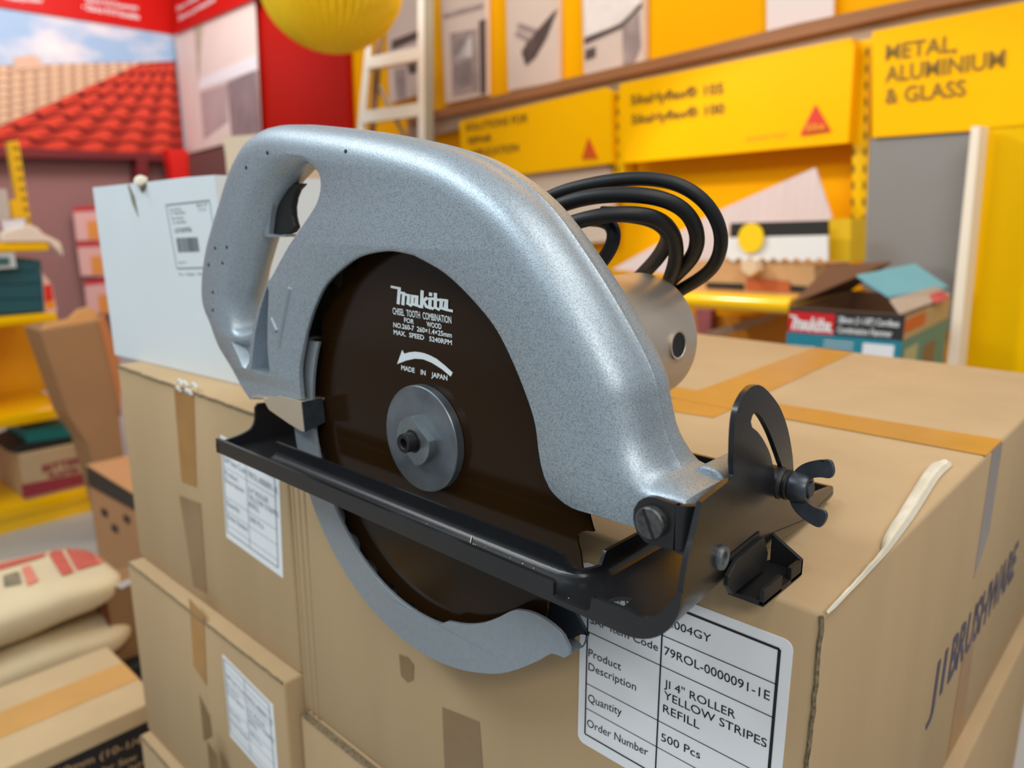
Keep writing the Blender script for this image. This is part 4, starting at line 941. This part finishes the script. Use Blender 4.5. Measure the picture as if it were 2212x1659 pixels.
wsign('yellow_board', 'plain yellow panel right of the white strip', 'panel', [(2117, 276), (2310, 262), (2310, 840), (2068, 840)], .13, .03, mat('mustard', (232, 180, 0), .5, 0, var=.04, vscale=2, spec=.08), 'panel')
# yellow shelf with its goods
SO = .42
SH = thing('wall_shelf', 'yellow shelf with glossy front edge behind the motor', 'shelf', PP((1600, 660), nearer(PYW, SO)))
pS = nearer(PYW, SO)
c_a, c_b = PP((1440, 645), pS), PP((1712, 661), pS); rad = abs(PP((1600, 637), pS).z - PP((1600, 671), pS).z) / 2
bm = bmesh.new(); tube(bm, [c_a, c_b], rad, 20); up_ = V3(0, 0, 1)
prism(bm, [c_a + up_ * rad, c_b + up_ * rad, c_b + up_ * rad + ny * .40, c_a + up_ * rad + ny * .40], (0, 0, -.02))
finish('shelf_board', bm, YELS, SH, math.radians(40))
HS = thing('hand_saw_card', 'black and white card with saw teeth and round yellow badge', 'hand saw', PP((1680, 565), nearer(PYW, SO - .05)))
q = nearer(PYW, SO - .05)
slab_obj('black_band', [(1578, 482), (1786, 476), (1787, 508), (1577, 513)], q, .01, mat('card_black', (36, 34, 32), .5), HS)
tz = [(1568, 513), (1787, 508), (1788, 560)]
for k in range(9): x = 1784 - k * 25; tz += [(x, 566), (x - 14, 556)]
slab_obj('toothed_blade', tz + [(1568, 556)], q, .006, mat('card_white', (232, 230, 226), .5), HS)
bm = bmesh.new(); c = PP((1623, 514), nearer(q, .006)); lathe(bm, c, -ny, [(0, 0), (.040, 0), (.040, .004), (0, .004)], 32); finish('badge', bm, mat('badge_yellow', (248, 206, 6), .5), HS)
AC = wsign('acrylic_sheet', 'pale triangular acrylic sheet leaning behind the black cable', 'sheet', [(1322, 582), (1540, 460), (1761, 362), (1797, 470), (1786, 478), (1578, 482), (1560, 600)], SO - .28, .006, mat('acrylic_pale', (218, 200, 196), .35, 0, var=.05, vscale=9, stretch=(8, 8, .5)), 'sheet')
wsign('yellow_box', 'small yellow box beside the saw card on the shelf', 'box', [(1786, 474), (1838, 472), (1836, 566), (1788, 562)], SO - .10, .08, mat('box_yellow', (224, 180, 10), .5, 0, var=.06, vscale=9), 'box_body')
SC = wsign('shelf_carton', 'low brown carton with dark bars lying on the yellow shelf', 'carton', [(1462, 566), (1600, 556), (1758, 572), (1760, 641), (1462, 634)], SO - .06, .18, mat('shelf_carton_board', (196, 152, 104), .7, 0, var=.05, vscale=9), 'carton_body')
slab_obj('dark_bar', [(1525, 610), (1606, 613), (1606, 626), (1525, 622)], nearer(PYW, SO - .055), .002, INK, SC); slab_obj('dark_bar', [(1705, 616), (1758, 620), (1758, 634), (1705, 630)], nearer(PYW, SO - .055), .002, INK, SC); slab_obj('red_print', [(1612, 598), (1706, 608), (1706, 630), (1612, 626)], nearer(PYW, SO - .055), .002, mat('rust_ink', (176, 88, 46), .6), SC)
LW = wsign('price_holder', 'pale wooden knob hanging under the saw card', 'hook', [(1600, 562), (1632, 562), (1636, 584), (1620, 596), (1602, 584)], SO - .02, .03, mat('knob_beige', (226, 196, 160), .5), 'knob')
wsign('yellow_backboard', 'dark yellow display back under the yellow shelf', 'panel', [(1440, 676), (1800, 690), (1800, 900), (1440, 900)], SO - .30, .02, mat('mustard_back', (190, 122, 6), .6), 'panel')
wsign('pink_packet', 'small pink packet hanging below the yellow shelf', 'packet', [(1500, 668), (1536, 670), (1534, 722), (1508, 722)], SO - .26, .03, mat('packet_pink', (150, 80, 84), .6, 0, var=.3, vscale=10), 'packet')
wsign('grey_strap', 'grey strap lying below the yellow shelf', 'strap', [(1520, 718), (1660, 680), (1700, 676), (1640, 700), (1560, 726)], SO - .25, .01, mat('strap_grey', (150, 126, 104), .6), 'strap')

gp = PP((1556, 652), nearer(PYW, SO + rad)); vw = (CAM - gp).normalized(); wu = wdir.normalized()
aw = vw.dot(wu); room = (-ny).normalized(); rest = math.sqrt(1 - aw * aw)
sp_dir = wu * (-aw) + (room * .55 + V3(0, 0, 1) * .835) * rest
sl = bpy.data.lights.new('ceiling_spot', 'SPOT'); sl.energy = 60; sl.color = (1, .95, .88); sl.shadow_soft_size = .07; sl.spot_size = math.radians(50)
so = bpy.data.objects.new('ceiling_spot', sl); COL.objects.link(so); so.location = gp + sp_dir * 2.0; so.rotation_euler = (-sp_dir).to_track_quat('-Z', 'Y').to_euler()
# ---------------- open tool carton at the right
tc = 1.55
FL, FR = PD((1705, 663), tc), PD((1952, 716), tc * .93); FR.z = FL.z; BR = PD((2052, 655), tc * 1.13); BR.z = FL.z
BLc = FL + (BR - FR)
TB = thing('tool_carton', 'open teal and black power tool carton behind the big carton', 'carton', V3(*((FL + BR) / 2).xy, FL.z - .26))
bm = bmesh.new(); dz = V3(0, 0, -.26)
for a, b in ((FL, FR), (FR, BR), (BR, BLc), (BLc, FL)):
    n = (b - a).cross(V3(0, 0, 1)).normalized() * -.006; prism(bm, [a, b, b + dz, a + dz], n)
prism(bm, [FL + dz, FR + dz, BR + dz, BLc + dz], (0, 0, .005)); finish('carton_body', bm, mat('inside_brown', (110, 76, 50), .8), TB)
nf = (FR - FL).cross(V3(0, 0, 1)).normalized(); nf = nf if nf.dot(CAM - FL) > 0 else -nf; PFc = (FL, nf)
nr_ = (BR - FR).cross(V3(0, 0, 1)).normalized(); nr_ = nr_ if nr_.dot(CAM - FR) > 0 else -nr_; PRc = (FR, nr_)
def quad_on(a, b, u0, u1, z0, z1, nrm, off): u = b - a; return [a + u * u0 + V3(0, 0, z0) + nrm * off, a + u * u1 + V3(0, 0, z0) + nrm * off, a + u * u1 + V3(0, 0, z1) + nrm * off, a + u * u0 + V3(0, 0, z1) + nrm * off]
def qobj(name, pts, nrm, m): bm = bmesh.new(); prism(bm, pts, nrm * .0006); return finish(name, bm, m, TB)
qobj('teal_front', quad_on(FL, FR, 0, 1, -.0505, -.258, nf, .0004), nf, TEAL)
qobj('black_header', quad_on(FL, FR, 0, 1, -.001, -.0500, nf, .0006), nf, mat('header_black', (44, 42, 44), .5))
qobj('red_block', quad_on(FL, FR, .005, .42, -.008, -.0500, nf, .0014), nf, mat('logo_red', (206, 28, 36), .5))
bm = bmesh.new(); o_ = FL + (FR - FL) * .02 + V3(0, 0, -.044) + nf * .0022; ex = (FR - FL) * .38 / 7.25; ey = V3(0, 0, .028) / 2.9
for s in LOGO: stroke(bm, s, .42, o_, ex, ey)
finish('brand_logo', bm, WHITEINK, TB); bm = []
o_ = FL + (FR - FL) * .45 + nf * .0016
text_at(bm, '28mm (1-1/8") Cordless', o_ + V3(0, 0, -.024), (FR - FL) * .51, V3(0, 0, .012), .02); text_at(bm, 'Combination Hammer', o_ + V3(0, 0, -.044), (FR - FL) * .46, V3(0, 0, .012), .02)
text_at(bm, 'HR282D', FL + (FR - FL) * .04 + V3(0, 0, -.100) + nf * .0016, (FR - FL) * .24, V3(0, 0, .022), .03)
finish('lettering', bm, WHITEINK, TB); bm = bmesh.new()
for k in range(5): prism(bm, quad_on(FL, FR, .34, .60, -.062 - k * .009, -.064 - k * .009, nf, .0012), nf * .0004)
finish('text_lines', bm, WHITEINK, TB)
qobj('white_sticker', quad_on(FL, FR, .68, .94, -.060, -.115, nf, .001), nf, mat('sticker_white', (226, 232, 236), .5))
qobj('tan_header', quad_on(FR, BR, 0, 1, -.004, -.050, nr_, .0006), nr_, mat('header_tan', (196, 158, 104), .6)); qobj('orange_block', quad_on(FR, BR, .0, .4, -.010, -.036, nr_, .0014), nr_, mat('block_orange', (216, 88, 20), .5))
qobj('green_side', quad_on(FR, BR, 0, 1, -.051, -.255, nr_, .0006), nr_, mat('side_green', (96, 136, 112), .6)); qobj('tool_print', quad_on(FR, BR, .45, .72, -.085, -.14, nr_, .0014), nr_, mat('print_brown', (140, 100, 60), .6)); qobj('tan_print', quad_on(FR, BR, .05, .3, -.07, -.14, nr_, .0014), nr_, mat('print_tan', (190, 176, 120), .6))
bm = bmesh.new(); u = BLc - FL
prism(bm, [FL + V3(0, 0, .002), BLc, PD((1925, 568), tc * 1.15), PD((1790, 576), tc * 1.12)], (0, .003, .003)); finish('left_flap', bm, mat('flap_brown', (104, 68, 44), .8), TB)
bm = bmesh.new(); prism(bm, [PD((1850, 598), tc), PD((1975, 573), tc * 1.08), PD((2046, 622), tc * 1.08), PD((1920, 644), tc)], (0, .003, .004)); finish('teal_flap', bm, mat('flap_teal', (116, 178, 190), .5, 0, var=.05, vscale=9), TB)
bm = bmesh.new(); prism(bm, [PD((1922, 650), tc * .95), PD((2020, 622), tc * 1.05), PD((2052, 640), tc * 1.08), PD((1945, 682), tc * .95)], (0, .003, .004)); finish('pale_flap', bm, mat('flap_cream', (206, 182, 160), .6, 0, var=.1, vscale=9), TB)
bm = bmesh.new(); prism(bm, [PD((2008, 636), tc * 1.03), PD((2038, 628), tc * 1.05), PD((2050, 642), tc * 1.06), PD((2022, 652), tc * 1.03)], (0, -.002, -.004)); finish('red_flap_print', bm, mat('flap_red', (226, 96, 92), .6), TB)
# goods at the far right edge
bm = bmesh.new(); box(bm, .62, 1.0, 1.15, 1.4, -.95, -.15, 0, .01); tag(finish('dark_case', bm, mat('case_dark', (42, 38, 36), .5)), 'dark case half hidden past the right edge of the carton', 'case')
bm = bmesh.new(); box(bm, .66, 1.2, 1.02, 1.14, -.95, -.42, 0, .01); tag(finish('yellow_crate', bm, YELS), 'yellow crate edge past the right side of the big carton', 'crate')

# ---------------- left shop shelf
XS = -2.6; XBK = -3.02
GS = thing('gondola_shelf', 'yellow shop shelf with three boards at the left edge', 'shelf', V3(XS - .2, .1, FZ))
def sboard(p0, p1, th, name='shelf_board', dep=.40):
    a, b = PP(p0, PLX(XS)), PP(p1, PLX(XS)); bm = bmesh.new(); z = (a.z + b.z) / 2; t = th
    y0_ = -1.2; box(bm, XS - dep, XS, y0_, b.y, z - t, z, 0, .008); return finish(name, bm, YELS, GS, math.radians(40)), z, b.y
_, z1_, ye1 = sboard((0, 524), (106, 524), .030)
_, z2_, ye2 = sboard((0, 686), (124, 676), .032)
_, z3_, ye3 = sboard((0, 896), (156, 882), .040)
a, b = PP((0, 1096), PLX(XS)), PP((192, 1058), PLX(XS)); zk = (a.z + b.z) / 2
bm = bmesh.new(); box(bm, XBK, XS, -1.2, b.y, zk - .05, zk, 0, .006); box(bm, XS - .03, XS - .005, -1.2, b.y, FZ, zk - .05); finish('base_board', bm, YELS, GS, math.radians(40))
yU = PP((50, 400), PLX(XBK)).y
bm = bmesh.new(); box(bm, XBK - .03, XBK, -1.2, PP((112, 800), PLX(XBK)).y, z3_ - .02, z2_); finish('back_panel', bm, mat('back_mustard', (236, 172, 0), .5), GS)
bm = bmesh.new(); slab(bm, [(17, 306), (40, 304), (68, 486), (60, 488), (56, 470), (30, 472), (22, 432), (37, 430)], PLX(XBK + .04), .04); finish('upright', bm, YELS, GS)
bm = bmesh.new()
for k in range(8):
    for dx in (0, 7): slab(bm, [(28 + k * 3.7 + dx, 316 + k * 22), (31.5 + k * 3.7 + dx, 316 + k * 22), (33 + k * 3.7 + dx, 325 + k * 22), (29.5 + k * 3.7 + dx, 325 + k * 22)], PLX(XBK + .0415), .001)
for k in range(8): slab(bm, [(100 + k * 2.2, 742 + k * 17), (110 + k * 2.2, 742 + k * 17), (111 + k * 2.2, 751 + k * 17), (101 + k * 2.2, 751 + k * 17)], PLX(XBK + .001), .0008)
finish('upright_slots', bm, MATS['slot_dark'], GS)
# goods on that shelf
bag = thing('plastic_bag', 'white plastic bag lying over the top board of the left shelf', 'bag', V3(XS - .15, ye1 - .2, z1_))
bm = bmesh.new(); bpts = [(2, 522), (3, 502), (30, 493), (60, 486), (80, 490), (96, 506), (110, 512), (132, 524), (136, 540), (139, 556), (128, 545), (112, 530), (104, 522)]
slab(bm, bpts, PLX(XS + .004), .05); o = finish('bag_sheet', bm, mat('bag_white', (240, 222, 206), .3, 0, var=.05, vscale=9), bag); md = o.modifiers.new('soft', 'BEVEL'); md.width = .008; md.segments = 3
def lgood(name, label, cat, pxs, x, dep, m, prints=()):
    t = thing(name, label, cat, PP(pxs[-1], PLX(x)) + V3(-dep / 2, 0, 0)); slab_obj('body', pxs, PLX(x), dep, m, t)
    for nm, pq, mm in prints: slab_obj(nm, pq, PLX(x + .003), .002, mm, t)
    return t
lgood('price_card', 'small white price card on the white bag', 'card', [(3, 477), (56, 472), (52, 492), (7, 496)], XS - .02, .01, mat('price_white', (226, 224, 232), .5))
lgood('picture_frame', 'grey picture box on the top board at the left edge', 'box', [(-20, 408), (14, 408), (22, 470), (10, 476), (-20, 478)], XS - .06, .06, mat('box_grey', (196, 184, 176), .6, 0, var=.1, vscale=9))
lgood('calculator_display', 'white framed teal display hanging under the top board', 'display', [(-20, 548), (30, 546), (36, 578), (-20, 582)], XS - .004, .02, mat('frame_white', (196, 206, 208), .4), [('screen', [(-20, 556), (20, 556), (21, 572), (-20, 574)], mat('screen_teal', (56, 96, 100), .4))])
tb_pts = [[(-20, 562), (88, 562), (90, 585), (-20, 586)], [(-20, 588), (90, 587), (92, 612), (-20, 614)], [(-20, 616), (92, 614), (94, 644), (-20, 646)], [(-20, 648), (94, 646), (97, 672), (-20, 680)]]
nm_ = ['topmost', 'second from top', 'third from top', 'lowest']
for k, q in enumerate(tb_pts):
    lgood('teal_box', 'dark teal box on the middle board, %s of its stack' % nm_[k], 'box', q, XS - .03, .2, TEALD)['group'] = 'teal boxes stacked on the left shelf'
lgood('glue_packet', 'red and orange packet at the end of the middle board', 'packet', [(92, 590), (104, 604), (112, 616), (124, 674), (98, 674)], XS - .02, .06, mat('packet_pale', (232, 190, 176), .5), [('red_print', [(95, 616), (110, 614), (116, 648), (97, 652)], mat('packet_red', (226, 40, 34), .5)), ('orange_print', [(97, 653), (116, 650), (118, 664), (99, 666)], mat('packet_orange', (250, 150, 10), .5))])
# carton and teal case on the base board
ca = PP((44, 984), PLZ(zk + .27)); 
K1 = thing('printed_carton', 'cream carton with dark red print on the lowest yellow board', 'carton', V3(XS - .2, .2, zk))
fpl = PLX(XS - .02)
bm = bmesh.new(); box(bm, XS - .36, XS - .02, PP((42, 984), fpl).y, PP((214, 946), fpl).y, zk + .001, PP((42, 984), fpl).z, 0, .003); finish('carton_body', bm, mat('carton_cream', (190, 164, 128), .7, 0, var=.04, vscale=6), K1)
slab_obj('red_stripe', [(46, 1048), (186, 1022), (187, 1044), (50, 1077)], nearer(fpl, .003), .002, mat('stripe_red', (150, 48, 62), .6), K1)
bm = []; q = nearer(fpl, .003); text_px(bm, 'BITTER', q, (92, 1020), (176, 1000), (91, 1006), .03); text_px(bm, 'PLASTER', q, (106, 1034), (172, 1020), (105, 1023), .03); finish('lettering', bm, MATS['stripe_red'], K1)
TCs = thing('teal_case', 'teal tool case lying on the cream carton', 'case', PP((110, 975), PLX(XS - .08)))
slab_obj('case_lid', [(55, 932), (70, 928), (184, 910), (190, 936), (186, 944), (60, 962)], PLX(XS - .05), .25, mat('case_teal', (24, 128, 130), .45), TCs); slab_obj('case_base', [(18, 976), (56, 958), (190, 938), (172, 956), (40, 978)], PLX(XS - .045), .25, mat('case_black', (26, 34, 36), .5), TCs)
# leaning tall carton with open flap
TK = thing('tall_carton', 'tall open brown carton leaning beside the yellow shelf', 'carton', V3(-2.25, .75, FZ))
pK = PLX(-2.28)
slab_obj('carton_body', [(86, 716), (212, 694), (226, 684), (246, 780), (268, 1000), (300, 1180), (250, 1180), (190, 960), (150, 900)], pK, .16, mat('tall_brown', (164, 126, 88), .8, 0, var=.05, vscale=5), TK)
slab_obj('right_side', [(212, 694), (226, 680), (262, 790), (262, 900), (240, 800)], nearer(pK, .004), .02, mat('tall_side', (196, 126, 76), .8), TK)
bm = bmesh.new(); a = [PP(p, PLX(-2.32)) for p in [(88, 714), (104, 700), (150, 690), (170, 670), (192, 664), (212, 672), (210, 690), (190, 704), (150, 708)]]; prism(bm, a, (-.02, 0, 0)); finish('open_flap', bm, mat('flap_tan', (226, 172, 108), .8), TK)
# printed brown carton with band
zt1 = PP((185, 1003), PLX(-1.9)).z; a = PP((185, 1003), PLX(-1.9))
K2 = thing('banded_carton', 'brown carton with black printed band left of the carton stack', 'carton', V3(-1.7, a.y + .15, FZ))
bm = bmesh.new(); box(bm, -1.9, -1.45, a.y, a.y + .42, FZ, zt1, 0, .004); finish('carton_body', bm, mat('banded_brown', (196, 144, 98), .8, 0, var=.04, vscale=6), K2)
pz_ = PLY(a.y); bm = bmesh.new(); 
slab(bm, [(186, 1006), (300, 1075), (300, 1108), (190, 1048)], nearer(pz_, .003), .001); finish('black_band', bm, mat('band_black', (58, 50, 44), .7), K2)
bm = bmesh.new(); 
for p in ((224, 1106), (246, 1140), (272, 1120)): slab(bm, [(p[0] - 6, p[1] - 9), (p[0] + 6, p[1] - 3), (p[0] + 7, p[1] + 12), (p[0] - 5, p[1] + 6)], nearer(pz_, .003), .001)
finish('icon_print', bm, MATS['band_black'], K2)
# cement bags
def pillow(bm, c, sx, sy, sz, seed, tilt=0.0):
    rnd = random.Random(seed); n, m_ = 40, 20; e1, e2 = .35, .45; rings = []
    def sp(v, e): return math.copysign(abs(v) ** e, v)
    for j in range(1, m_):
        th = -math.pi / 2 + math.pi * j / m_; ring = []
        for i in range(n):
            ph = 2 * math.pi * i / n
            x = sx * sp(math.cos(th), e2) * sp(math.cos(ph), e1); y = sy * sp(math.cos(th), e2) * sp(math.sin(ph), e1); z = sz * sp(math.sin(th), .75)
            pin = 1 - .25 * (abs(y) / sy) ** 6
            wv = .004 * math.sin(17 * x + 9 * y + seed) + .003 * math.sin(31 * y - 13 * x + seed)
            ring.append(bm.verts.new(Vector(c) + V3(x, y, z * pin + wv)))
        rings.append(ring)
    for a, b in zip(rings, rings[1:]):
        for i in range(n): bm.faces.new((a[i], a[(i + 1) % n], b[(i + 1) % n], b[i]))
    bm.faces.new(rings[0]); bm.faces.new(rings[-1][::-1])
zt2 = -.56
pA = PP((270, 1195), PLZ(zt2)); pBk = PP((140, 1150), PLZ(zt2)); pC = PP((190, 1290), PLZ(zt2 - .03))
bx1 = PP((120, 1300), PLZ(zt2 - .02)).x; bx0 = PP((100, 1165), PLZ(zt2)).x; by1 = PP((262, 1195), PLZ(zt2)).y
sx_, sy_ = (bx1 - bx0) / 2, .34
BAGM = mat('bag_paper', (222, 206, 170), .75, 0, var=.05, vscale=10, bump=.2, bscale=25)
for k, lb in enumerate(['cream cement bag with red print, top of its pile', 'cream cement bag below the red printed bag']):
    c = V3((bx0 + bx1) / 2 + (.0 if k == 0 else .02), by1 - sy_ - .01, zt2 - .047 - k * .100)
    t = thing('cement_bag', lb, 'bag', c - V3(0, 0, .047), 'cement bags on the floor at left')
    bm = bmesh.new(); pillow(bm, c, sx_, sy_, .044, 3 + k); o = finish('bag_body', bm, BAGM, t, 1.2)
    if k == 0:
        me = o.data; off = origin_of(t)
        bt = BVHTree.FromPolygons([v.co + off for v in me.vertices], [tuple(p.vertices) for p in me.polygons])
        def drape(pxq, name, m, nn=14):
            bm = bmesh.new(); g = {}
            for j in range(nn + 1):
                for i in range(nn + 1):
                    u, v = i / nn, j / nn
                    p = ((pxq[0][0] * (1 - u) + pxq[1][0] * u) * (1 - v) + (pxq[3][0] * (1 - u) + pxq[2][0] * u) * v, (pxq[0][1] * (1 - u) + pxq[1][1] * u) * (1 - v) + (pxq[3][1] * (1 - u) + pxq[2][1] * u) * v)
                    h = bt.ray_cast(CAM, ray(p).normalized())
                    if h[0] is not None: g[i, j] = bm.verts.new(h[0] + h[1] * .0025)
            for j in range(nn):
                for i in range(nn):
                    ks = [(i, j), (i + 1, j), (i + 1, j + 1), (i, j + 1)]
                    if all(q in g for q in ks): bm.faces.new([g[q] for q in ks])
            if bm.faces: finish(name, bm, m, t, 1.2)
            else: bm.free()
        RP2 = mat('bag_red_print', (206, 100, 84), .7, 0, var=.1, vscale=30); RP3 = mat('bag_pink_print', (226, 138, 118), .7, 0, var=.1, vscale=30)
        drape([(136, 1180), (186, 1173), (214, 1220), (166, 1234)], 'red_print', RP2); drape([(186, 1173), (222, 1168), (238, 1206), (214, 1220)], 'pink_print', RP3)
        drape([(104, 1198), (130, 1184), (160, 1238), (134, 1246)], 'red_stripe_print', RP2); drape([(-5, 1220), (100, 1196), (96, 1204), (-5, 1234)], 'red_band_print', RP2); drape([(46, 1228), (64, 1222), (84, 1256), (60, 1268)], 'pink_block_print', RP3)
        drape([(6, 1246), (40, 1236), (48, 1262), (10, 1270)], 'ring_print', mat('bag_grey_print', (140, 130, 108), .8, 0, var=.3, vscale=40), 8)
    else: pass
bm = bmesh.new(); box(bm, bx0 - .02, bx1 + .02, by1 - .80, by1 - .01, FZ, zt2 - .205, 0, .004); tag(finish('support_crate', bm, mat('crate_black', (30, 30, 30), .6)), 'black crate under the two cement bags', 'crate')
# small brown box with white label
zb2 = -.60; na = PP((228, 1275), PLZ(zb2))
K3 = thing('labelled_box', 'small brown box with white strip between bags and carton stack', 'box', V3(na.x - .1, na.y + .12, zb2 - .16))
zbo = PP((246, 1392), PLX(na.x)).z
bm = bmesh.new(); box(bm, na.x - .08, na.x, na.y, na.y + .30, FZ, zb2, 0, .003); finish('box_body', bm, mat('box_brown', (150, 114, 76), .8, 0, var=.04, vscale=6), K3)
bm = bmesh.new(); q = PLZ(zb2 + .0015); slab(bm, [(250, 1264), (306, 1240), (303, 1252), (262, 1272)], nearer(PLX(na.x), .002), .001); finish('white_strip', bm, PAPER, K3)
bm = bmesh.new(); slab(bm, [(216, 1268), (224, 1274), (244, 1390), (236, 1385)], nearer(PLY(na.y), .002), .001); finish('red_stripe', bm, mat('stripe_dark_red', (130, 52, 44), .7), K3)
# big carton at the bottom left
zc = -.62; fa = PP((345, 1508), PLZ(zc)); fb = PP((266, 1381), PLZ(zc))
K4 = thing('long_carton', 'long cream carton with black printed side at the bottom left', 'carton', V3((fa.x + fb.x) / 2, fa.y - .4, FZ))
bm = bmesh.new(); box(bm, fb.x, fa.x, fa.y - .85, fa.y, FZ, zc, 0, .004); finish('carton_body', bm, CARD2, K4, 1.0)
tm = (fa.x + fb.x) / 2
bm = bmesh.new(); prism(bm, [V3(tm - .035, fa.y - .85, zc + .0004), V3(tm + .035, fa.y - .85, zc + .0004), V3(tm + .035, fa.y - .002, zc + .0004), V3(tm - .035, fa.y - .002, zc + .0004)], (0, 0, .0004)); finish('top_tape', bm, mat('tape_ochre', (206, 160, 92), .3, 0, var=.06, vscale=12), K4)
q = PLX(fa.x + .001); z0_ = PP((348, 1545), q).z
bm = bmesh.new(); prism(bm, [V3(fa.x + .0006, fa.y - .8, z0_), V3(fa.x + .0006, fa.y - .004, z0_), V3(fa.x + .0006, fa.y - .004, FZ + .06), V3(fa.x + .0006, fa.y - .8, FZ + .06)], (.0005, 0, 0)); finish('black_panel', bm, mat('panel_black', (30, 29, 32), .5), K4)
bm = []; q = PLX(fa.x + .0014)
text_px(bm, '260mm (10-1/4")', q, (100, 1688), (326, 1597), (100, 1672), .02); text_px(bm, 'Circular Saw', q, (160, 1696), (296, 1640), (160, 1682), .02); text_px(bm, 'Scie circulaire', q, (180, 1716), (320, 1648), (180, 1702), .02); text_px(bm, 'Sierra circular', q, (190, 1732), (326, 1664), (190, 1718), .02)
finish('lettering', bm, mat('print_tan_ink', (176, 146, 108), .7), K4)
# foam block behind the white carton
bm = bmesh.new(); pts = [PP(p, PLY(.62)) for p in [(487, 335), (480, 296), (600, 286)]]; prism(bm, [V3(pts[0].x, .62, FZ)] + pts + [V3(pts[2].x, .62, FZ)], (0, .12, 0)); tag(finish('foam_slab', bm, mat('foam_cream', (226, 206, 178), .8, 0, var=.03, vscale=8)), 'cream foam slab standing behind the saw handle', 'slab')
